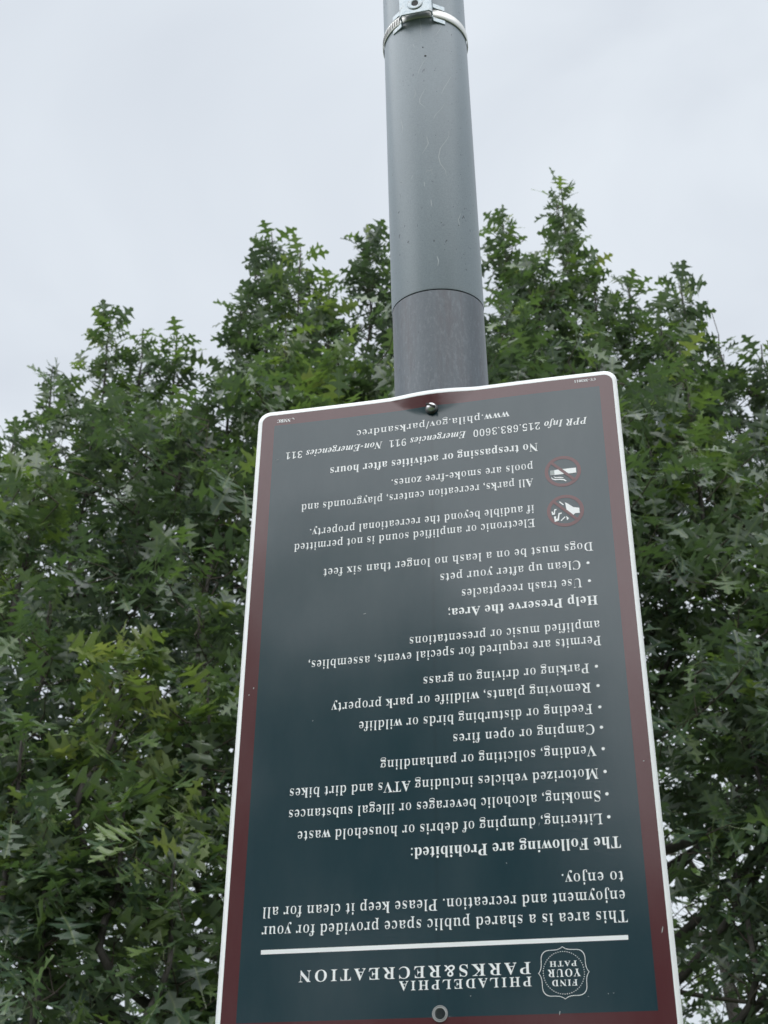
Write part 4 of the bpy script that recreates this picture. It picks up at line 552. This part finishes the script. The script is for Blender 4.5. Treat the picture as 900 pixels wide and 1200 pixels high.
def leaf_template(seed, detail):
    rs = random.Random(seed); V, Fc, U = [], [], []
    fold = rs.uniform(.10, .34); droop = rs.uniform(.05, .34); twist = rs.uniform(-.25, .25)
    def P(u, v):
        z = abs(u) * fold - droop * v * v + .05 * math.sin(9 * v + seed) * abs(u) * 2 - .25 * u * u * droop * 3
        z += twist * u * v
        return (u, v, z)
    right = leaf_outline(detail, rs); left = [(-u, v) for u, v in leaf_outline(detail, rs)]
    for side in (right, left):
        s0 = len(V); n = len(side)
        for u, v in side: V.append(P(u, v)); U.append((u, v))
        m0 = len(V)
        for u, v in side: V.append(P(0, v)); U.append((0, v))
        for i in range(n - 1):
            q = (s0 + i, m0 + i, m0 + i + 1, s0 + i + 1)
            Fc.append(q if side is left else q[::-1])
    # petiole
    s0 = len(V)
    for k in range(3):
        t = k / 2; V += [(-.010, -.30 * t, .05 * t * t), (.010, -.30 * t, .05 * t * t)]; U += [(0, 0), (0, 0)]
    for k in range(2): Fc.append((s0 + 2 * k, s0 + 2 * k + 1, s0 + 2 * k + 3, s0 + 2 * k + 2))
    V = np.array(V, float); V[:, 1] += .30                # origin at the foot of the petiole
    return V, np.array(Fc, int), np.array(U, float)
T_FINE = [leaf_template(i + 1, True) for i in range(6)]
T_CO = [leaf_template(i + 31, False) for i in range(6)]
T_LOW = [leaf_template(i + 61, 'low') for i in range(6)]

class Oak:
    """skeleton of connected nodes, every leaf a position, frame, size and tint"""
    def __init__(s, seed, name):
        s.rs = random.Random(seed); s.nodes = []; s.rad = []; s.tubes = []; s.twigs = []; s.leaves = []; s.name = name
    def limb(s, pts, r0, r1, sub=6, wob=.05, kind='limb'):
        P = [Vector(p) for p in pts]; n = len(P); out_ = []
        for i in range(n - 1):
            p0, p1, p2, p3 = P[max(i - 1, 0)], P[i], P[i + 1], P[min(i + 2, n - 1)]
            for k in range(sub):
                t = k / sub
                out_.append(.5 * ((2 * p1) + (p2 - p0) * t + (2 * p0 - 5 * p1 + 4 * p2 - p3) * t * t + (3 * p1 - p0 - 3 * p2 + p3) * t ** 3))
        out_.append(P[-1])
        for i in range(1, len(out_) - 1): out_[i] = out_[i] + Vector((s.rs.gauss(0, wob), s.rs.gauss(0, wob), s.rs.gauss(0, wob * .5)))*.6
        m = len(out_); rr = [r0 + (r1 - r0) * (i / (m - 1)) ** .8 for i in range(m)]
        s.tubes.append((out_, rr, kind))
        for p, r in zip(out_, rr): s.nodes.append(tuple(p)); s.rad.append(r)
        return out_, rr
    def leaf(s, p, d, size, tint):
        s.leaves.append((p, d, size, tint))
    def cluster(s, tip, d, n, L, size, tint):
        """a leafy shoot ending at tip, growing along d: leaves spiral up it and crowd at its end"""
        rs = s.rs; d = d.normalized(); base = tip - d * L
        a = d.orthogonal().normalized(); b = d.cross(a); ph = rs.uniform(0, 6.28)
        s.twigs.append(([base, base + d * L * .5 + a * rs.gauss(0, .02), tip], [.006, .0045, .0025]))
        for i in range(n):
            t = (i + .5) / n; t = t ** .55; ph += 2.4 + rs.gauss(0, .3)
            p = base + d * L * t
            o = a * math.cos(ph) + b * math.sin(ph)
            up = .25 + 1.15 * t * t
            v = (o + d * up * rs.uniform(.4, 1.2) + Vector((rs.gauss(0, .2), rs.gauss(0, .2), rs.gauss(0, .2)))).normalized()
            s.leaf(p, v, size * rs.uniform(.50, 1.22), min(1, max(0, tint + rs.gauss(0, .19))))
        return base
    def connect(s, p, r=.008):
        A = np.array(s.nodes); d = np.linalg.norm((A - np.array(p)) * np.array((1, 1, 1)), axis=1) + np.maximum(0, A[:, 2] - p[2] + .1) * 1.6
        i = int(d.argmin()); q = Vector(s.nodes[i]); L = (p - q).length
        if L < .03: return
        mid = q.lerp(p, .5) + Vector((s.rs.gauss(0, .08) * L, s.rs.gauss(0, .08) * L, -.10 * L))
        k = max(2, int(L / .25)); pts = []
        for j in range(k + 1):
            t = j / k; pts.append(q * (1 - t) ** 2 + mid * 2 * t * (1 - t) + p * t * t)
        ra = min(s.rad[i] * .7, r + .008 * L)
        rr = [ra + (.0045 - ra) * (j / k) for j in range(k + 1)]
        s.twigs.append((pts, rr))
        for a, b in zip(pts[1:], rr[1:]): s.nodes.append(tuple(a)); s.rad.append(b)
    def shoot(s, tip, length, width, dens=1.0, size=.15, tint=.35, lean=None, nleaf=13):
        """an upright leader: a cone of leafy side shoots round its stem, widening downwards"""
        rs = s.rs
        s.cluster(tip, Vector((rs.gauss(0, .15), rs.gauss(0, .15), 1)), nleaf, .30, size, tint + .1)
        z = .16
        while z < length:
            w = width * (z / length) ** .95
            m = max(1, int(round(dens * (1.2 + 3.4 * w))))
            for _ in range(m):
                a = rs.uniform(0, 6.283); rr = w * math.sqrt(rs.uniform(.15, 1)) * (1.55 if rs.random() < .2 else 1)
                p = tip + Vector((math.cos(a) * rr, math.sin(a) * rr, -z + rs.uniform(-.1, .1)))
                if lean: p += lean * z
                dd = Vector((math.cos(a) * rs.uniform(.4, 1.1), math.sin(a) * rs.uniform(.4, 1.1), rs.uniform(.15, .9)))
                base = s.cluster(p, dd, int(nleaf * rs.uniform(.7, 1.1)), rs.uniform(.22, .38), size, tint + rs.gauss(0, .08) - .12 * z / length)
                s.connect(base)
            z += rs.uniform(.14, .24)
def tube_arrays(tubes, seg):
    V, Fc = [], []; base = 0
    for pts, rr in tubes:
        ax = None; n = len(pts)
        for i in range(n):
            d = (pts[min(i + 1, n - 1)] - pts[max(i - 1, 0)]); d = d.normalized() if d.length > 1e-6 else Vector((0, 0, 1))
            if ax is None: ax = d.orthogonal().normalized()
            ax = (ax - d * ax.dot(d)).normalized(); b = d.cross(ax)
            for k in range(seg):
                t = 6.28318 * k / seg; V.append(pts[i] + (ax * math.cos(t) + b * math.sin(t)) * rr[i])
            if i:
                for k in range(seg):
                    a0 = base + (i - 1) * seg; Fc.append((a0 + k, a0 + (k + 1) % seg, a0 + seg + (k + 1) % seg, a0 + seg + k))
        base += n * seg
    return np.array([tuple(v) for v in V]), np.array(Fc)
def frames(leaves, rs, facing=.8):
    """per leaf 3x3 frame * size: blade runs along d, its upper face turned mostly to the sky"""
    n = len(leaves); d = np.array([tuple(l[1]) for l in leaves]); p = np.array([tuple(l[0]) for l in leaves]); sz = np.array([l[2] for l in leaves])
    up = np.array([(rs.gauss(0, .50), rs.gauss(0, .50), facing) for _ in range(n)]); up /= np.linalg.norm(up, axis=1)[:, None]
    x = np.cross(d, up); x /= np.linalg.norm(x, axis=1)[:, None] + 1e-9; z = np.cross(x, d)
    return p, np.stack([x, d, z], axis=2) * sz[:, None, None]
def bake(name, idx, leaves, p, Fm, temps, parent, mat):
    V, Fc, U, T = [], [], [], []; base = 0
    by = [[] for _ in temps]
    for k, i in enumerate(idx): by[(i * 7 + 3) % len(temps)].append(i)
    for t, ids in enumerate(by):
        if not ids: continue
        tv, tf, tu = temps[t]; ids = np.array(ids)
        W = np.einsum('nij,vj->nvi', Fm[ids], tv) + p[ids][:, None, :]
        n, v = len(ids), len(tv)
        V.append(W.reshape(-1, 3)); Fc.append((tf[None] + (np.arange(n) * v)[:, None, None] + base).reshape(-1, 4)); base += n * v
        U.append(np.tile(tu[tf.ravel()], (n, 1))); T.append(np.repeat(np.array([leaves[i][3] for i in ids]), v))
    V = np.concatenate(V); Fc = np.concatenate(Fc)
    me = quad_mesh(name, V, Fc, 4)
    uv = me.uv_layers.new(name='UVMap'); uv.data.foreach_set('uv', np.concatenate(U).astype(np.float32).ravel())
    at_ = me.attributes.new('tint', 'FLOAT', 'POINT'); at_.data.foreach_set('value', np.concatenate(T).astype(np.float32))
    me.validate()
    return tag(link(name, me, mat, parent), None, None, None, 'stuff')
LEAF_MESH = []
for i, (tv, tf, tu) in enumerate(T_FINE):
    for j, tint in enumerate((.12, .35, .58, .85)):
        me = quad_mesh('leaf', tv, tf, 4); uv = me.uv_layers.new(name='UVMap'); uv.data.foreach_set('uv', tu[tf.ravel()].astype(np.float32).ravel())
        a = me.attributes.new('tint', 'FLOAT', 'POINT'); a.data.foreach_set('value', np.full(len(tv), tint, np.float32)); me.materials.append(LEAF); LEAF_MESH.append((tint, me))
def build_oak(t, label, cat='tree', group=None, pick=None, npick=300, temps=None):
    root = tag(empty(t.name, t.tubes[0][0][0]), label, cat, group); root_inv = Matrix.Translation(-root.location)
    for pts, rr, kind in t.tubes:
        V, Fc = tube_arrays([(pts, rr)], 12 if kind == 'trunk' else 8)
        o = link(kind, quad_mesh(kind, V, Fc, 4), BARK, root); o.matrix_local = root_inv
    if t.twigs:
        V, Fc = tube_arrays(t.twigs, 4)
        o = tag(link('twigs', quad_mesh('twigs', V, Fc, 4), TWIG, root), None, None, None, 'stuff'); o.matrix_local = root_inv
    p, Fm = frames(t.leaves, t.rs)
    idx = list(range(len(t.leaves))); chosen = []
    if pick:
        order = sorted(idx, key=lambda i: pick(t.leaves[i])); chosen = order[:npick]; cs = set(chosen); idx = [i for i in idx if i not in cs]
    o = bake('crown', idx, t.leaves, p, Fm, temps or T_CO, root, LEAF); o.matrix_local = root_inv
    for i in chosen:
        tint = t.leaves[i][3]; k = t.rs.randrange(6) * 4 + (0 if tint < .24 else 1 if tint < .46 else 2 if tint < .7 else 3)
        lf = bpy.data.objects.new('leaf', LEAF_MESH[k][1]); C.objects.link(lf); lf.parent = root
        m = Matrix(Fm[i].tolist()).to_4x4(); m.translation = Vector(p[i]); lf.matrix_local = root_inv @ m
    return root

# ---------------------------------------------------------------- the oak behind the sign
oak = Oak(11, 'oak_tree')
TR = at(560, 600, 11.2); tx, ty = TR.x, TR.y
trunk, tr = oak.limb([(tx, ty, -.1), (tx + .05, ty, 1.4), (tx - .04, ty + .05, 3.2), (tx + .06, ty, 5.2), (tx + .02, ty, 7.4)], .21, .07, 5, .015, 'trunk')
#        px   py   Y     length width dens tint
LEAD = [(130, 366, 11.6, 2.3, .70, 1.0, .45), (168, 385, 11.9, 2.0, .55, .9, .35), (208, 388, 11.3, 2.1, .55, 1.0, .40), (62, 430, 11.8, 1.9, .55, .8, .30),
        (243, 468, 11.8, 1.9, .5, .9, .25), (18, 500, 11.0, 1.8, .65, .9, .45), (-40, 470, 11.4, 2.3, .8, .9, .3), (-110, 540, 11.6, 2.2, .9, .9, .3),
        (282, 345, 11.9, 2.2, .55, 1.0, .25), (318, 272, 11.6, 2.6, .50, 1.1, .30), (352, 290, 11.2, 2.3, .50, 1.1, .50), (385, 330, 11.0, 2.2, .6, 1.1, .45),
        (432, 266, 11.8, 2.7, .55, 1.1, .25), (470, 285, 11.5, 2.6, .6, 1.0, .3), (520, 262, 11.9, 2.7, .6, 1.0, .3), (588, 248, 11.7, 2.7, .50, 1.1, .45),
        (656, 212, 11.5, 2.9, .42, 1.0, .45), (625, 300, 11.1, 2.3, .55, 1.1, .35), (692, 300, 11.3, 2.2, .50, .9, .40), (735, 322, 11.5, 2.3, .50, .9, .35),
        (795, 318, 11.3, 2.4, .50, 1.1, .30), (770, 360, 11.0, 2.2, .6, 1.0, .35), (842, 392, 11.4, 2.0, .45, .9, .30), (892, 404, 11.2, 2.1, .50, 1.0, .35),
        (940, 380, 11.5, 2.5, .7, 1.0, .3), (1010, 430, 11.5, 2.5, .9, .9, .3), (1090, 520, 11.6, 2.3, .9, .9, .3),
        # nearer leaders in front of them
        (45, 535, 9.6, 1.9, .60, 1.1, .60), (165, 560, 9.8, 1.9, .6, 1.1, .25), (110, 480, 10.6, 2.0, .7, .9, .3), (-60, 620, 9.4, 2, .8, 1.1, .35), (255, 540, 10.0, 2.0, .55, 1.1, .40), (395, 400, 9.7, 1.8, .55, 1.2, .75),
        (335, 385, 10.4, 1.9, .6, 1.1, .45), (215, 470, 10.4, 1.9, .6, 1.0, .3), (440, 430, 9.8, 2.0, .6, 1.1, .3), (700, 420, 10.1, 2.0, .6, 1.1, .35), (796, 410, 9.7, 2.1, .55, 1.2, .60), (600, 360, 10.2, 2.1, .6, 1.1, .35),
        (865, 520, 10.0, 2.0, .6, 1.0, .30), (760, 520, 9.6, 2.0, .5, 1.1, .35), (905, 640, 9.2, 1.9, .6, 1.1, .35), (960, 560, 9.8, 2, .7, 1.0, .35), (820, 640, 9.6, 2.0, .6, 1.0, .3),
        (145, 745, 8.2, 1.5, .55, 1.3, .85), (60, 690, 8.8, 1.6, .6, 1.1, .40), (235, 700, 8.8, 1.7, .5, 1.1, .35), (-40, 800, 8.2, 1.6, .7, 1.1, .4), (245, 800, 8.3, 1.5, .45, 1.2, .60), (30, 850, 8.0, 1.5, .6, 1.1, .4),
        (150, 905, 7.9, 1.3, .55, 1.1, .45), (60, 1000, 7.7, 1.2, .55, 1.1, .35), (205, 1010, 7.7, 1.2, .45, 1.1, .5), (860, 760, 8.9, 1.6, .5, .9, .35), (930, 820, 8.6, 1.5, .6, 1.0, .3), (850, 930, 8.6, 1.4, .5, .8, .2), (900, 1040, 8.4, 1.2, .5, .8, .25), (500, 560, 9.6, 2, .8, .8, .3), (380, 640, 9.2, 2, .7, .8, .3), (640, 640, 9.2, 2, .7, .8, .3), (500, 820, 8.8, 1.8, .8, .6, .3)]
for k, (px, py, Y, ln, wd, dn, ti) in enumerate(LEAD):
    tip = at(px, py, Y); foot = tip + Vector((oak.rs.gauss(0, .08), oak.rs.gauss(0, .08), -ln * .95))
    hx, hy = foot.x - tx, foot.y - ty; hd_ = math.hypot(hx, hy)
    z0 = max(1.9, min(7.0, foot.z - .35 * hd_ - .5 + oak.rs.uniform(-.3, .3)))
    j = min(range(len(trunk)), key=lambda i: abs(trunk[i].z - z0)); st = trunk[j]
    kn = Vector((st.x + hx * .55, st.y + hy * .55, st.z + (foot.z - st.z) * .38))
    oak.limb([st, kn, foot, tip - Vector((0, 0, ln * .45)), tip], min(tr[j] * .45, .022 + .009 * hd_), .006, 4, .014, 'limb')
for k, (px, py, Y, ln, wd, dn, ti) in enumerate(LEAD):
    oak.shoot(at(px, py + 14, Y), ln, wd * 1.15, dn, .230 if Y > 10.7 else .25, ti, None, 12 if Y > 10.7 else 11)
# leafy side shoots filling the crown between the leaders, down to its skirt
ro = random.Random(77); cnt = 0
while cnt < 900:
    a = ro.uniform(0, 6.283); u = ro.uniform(0, 1)
    z = ro.uniform(1.9, 8.6); rmax = 4.9 * math.sqrt(max(0, 1 - ((z - 4.2) / 5.6) ** 2)); r = rmax * math.sqrt(ro.uniform(.12, .92))
    p = Vector((tx - .3 + math.cos(a) * r * 1.15, ty + math.sin(a) * r * .78, z))
    if p.y < 7.4: continue
    d = M.transposed() @ (p - Vector((0, 0, CAMH))); px, py = 450 + F_PX * d.x / d.z, 600 + F_PX * d.y / d.z
    sil = np.interp(px, [-200, 0, 60, 130, 215, 245, 270, 318, 400, 432, 590, 655, 700, 735, 795, 850, 892, 1100], [640, 590, 520, 470, 470, 520, 440, 370, 370, 350, 340, 330, 400, 410, 410, 490, 500, 600])
    if py < sil: continue
    base = oak.cluster(p, Vector((math.cos(a), math.sin(a), ro.uniform(-.1, .7))), 10, .32, .25, ro.uniform(.1, .5)); oak.connect(base); cnt += 1
def big_in_frame(l):
    p = l[0]; d = M.transposed() @ (p - Vector((0, 0, CAMH))); px, py = 450 + F_PX * d.x / d.z, 600 + F_PX * d.y / d.z
    hid = not (0 < px < 900 and 150 < py < 1200) or (px > 250 + (1200 - py) * .07 and px < 800 - (1200 - py) * .10 and py > 470)
    return (100 if hid else 0) + p.length / (l[2] / .16)
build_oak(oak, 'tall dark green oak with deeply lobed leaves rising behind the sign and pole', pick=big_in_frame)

# ---------------------------------------------------------------- more oaks: two farther off, seen low through the first, and those behind the photographer that the sheet reflects
def simple_oak(seed, x, y, h, rad, z0, n, size, label, group=None, nleaf=12, flat=.8):
    t = Oak(seed, 'oak_tree'); ro = random.Random(seed)
    t.limb([(x, y, -.1), (x + .1, y, h * .3), (x - .1, y + .1, h * .55), (x, y, h * .82)], h * .022, .04, 4, .02, 'trunk')
    tk = t.tubes[0][0]
    for i in range(14):
        a = i * 2.4 + ro.uniform(-.3, .3); j = ro.randrange(3, len(tk) - 1); st = tk[j]
        rr = rad * ro.uniform(.5, .8); e = Vector((x + math.cos(a) * rr, y + math.sin(a) * rr, min(h * .9, st.z + rr * ro.uniform(.3, .9))))
        t.limb([st, st.lerp(e, .5) + Vector((0, 0, -.1 * rr)), e], h * .008, .015, 4, .04, 'limb')
    c = 0
    while c < n:
        v = Vector((ro.gauss(0, 1), ro.gauss(0, 1), ro.gauss(0, 1))).normalized() * (ro.uniform(.25, 1) ** .45)
        bumpy = 1 + .16 * math.sin(v.x * 7 + seed) * math.cos(v.y * 6 + v.z * 5)
        p = Vector((x + v.x * rad * bumpy, y + v.y * rad * bumpy, (h + z0) / 2 + v.z * (h - z0) / 2 * bumpy))
        if p.z < z0: continue
        base = t.cluster(p, Vector((v.x, v.y, v.z + .5)), nleaf, .4, size, ro.uniform(.15, .55)); t.connect(base); c += 1
    return build_oak(t, label, 'tree', group, temps=T_LOW)
BG = 'oaks standing farther off beyond the first'
simple_oak(21, -4.6, 21, 8.4, 4.2, 1.2, 420, .24, 'farther oak seen low through the first oak, left of the sign', BG)
simple_oak(22, 5.4, 22, 8.8, 4.4, 1.2, 420, .24, 'farther oak seen low through the first oak, right of the sign', BG)
BH = 'trees behind the photographer, mirrored in the sheet'
simple_oak(31, -6.2, -9.5, 9.6, 4.1, 1.0, 640, .42, 'oak mirrored in the glossy left side of the sign', BH)
simple_oak(32, .8, -11.5, 8.6, 4.1, 1.0, 640, .42, 'oak mirrored in the dark lower middle of the sign', BH)
simple_oak(33, 7.2, -12.0, 8.6, 4.1, 1.0, 640, .42, 'oak mirrored in the dark lower right of the sign', BH)
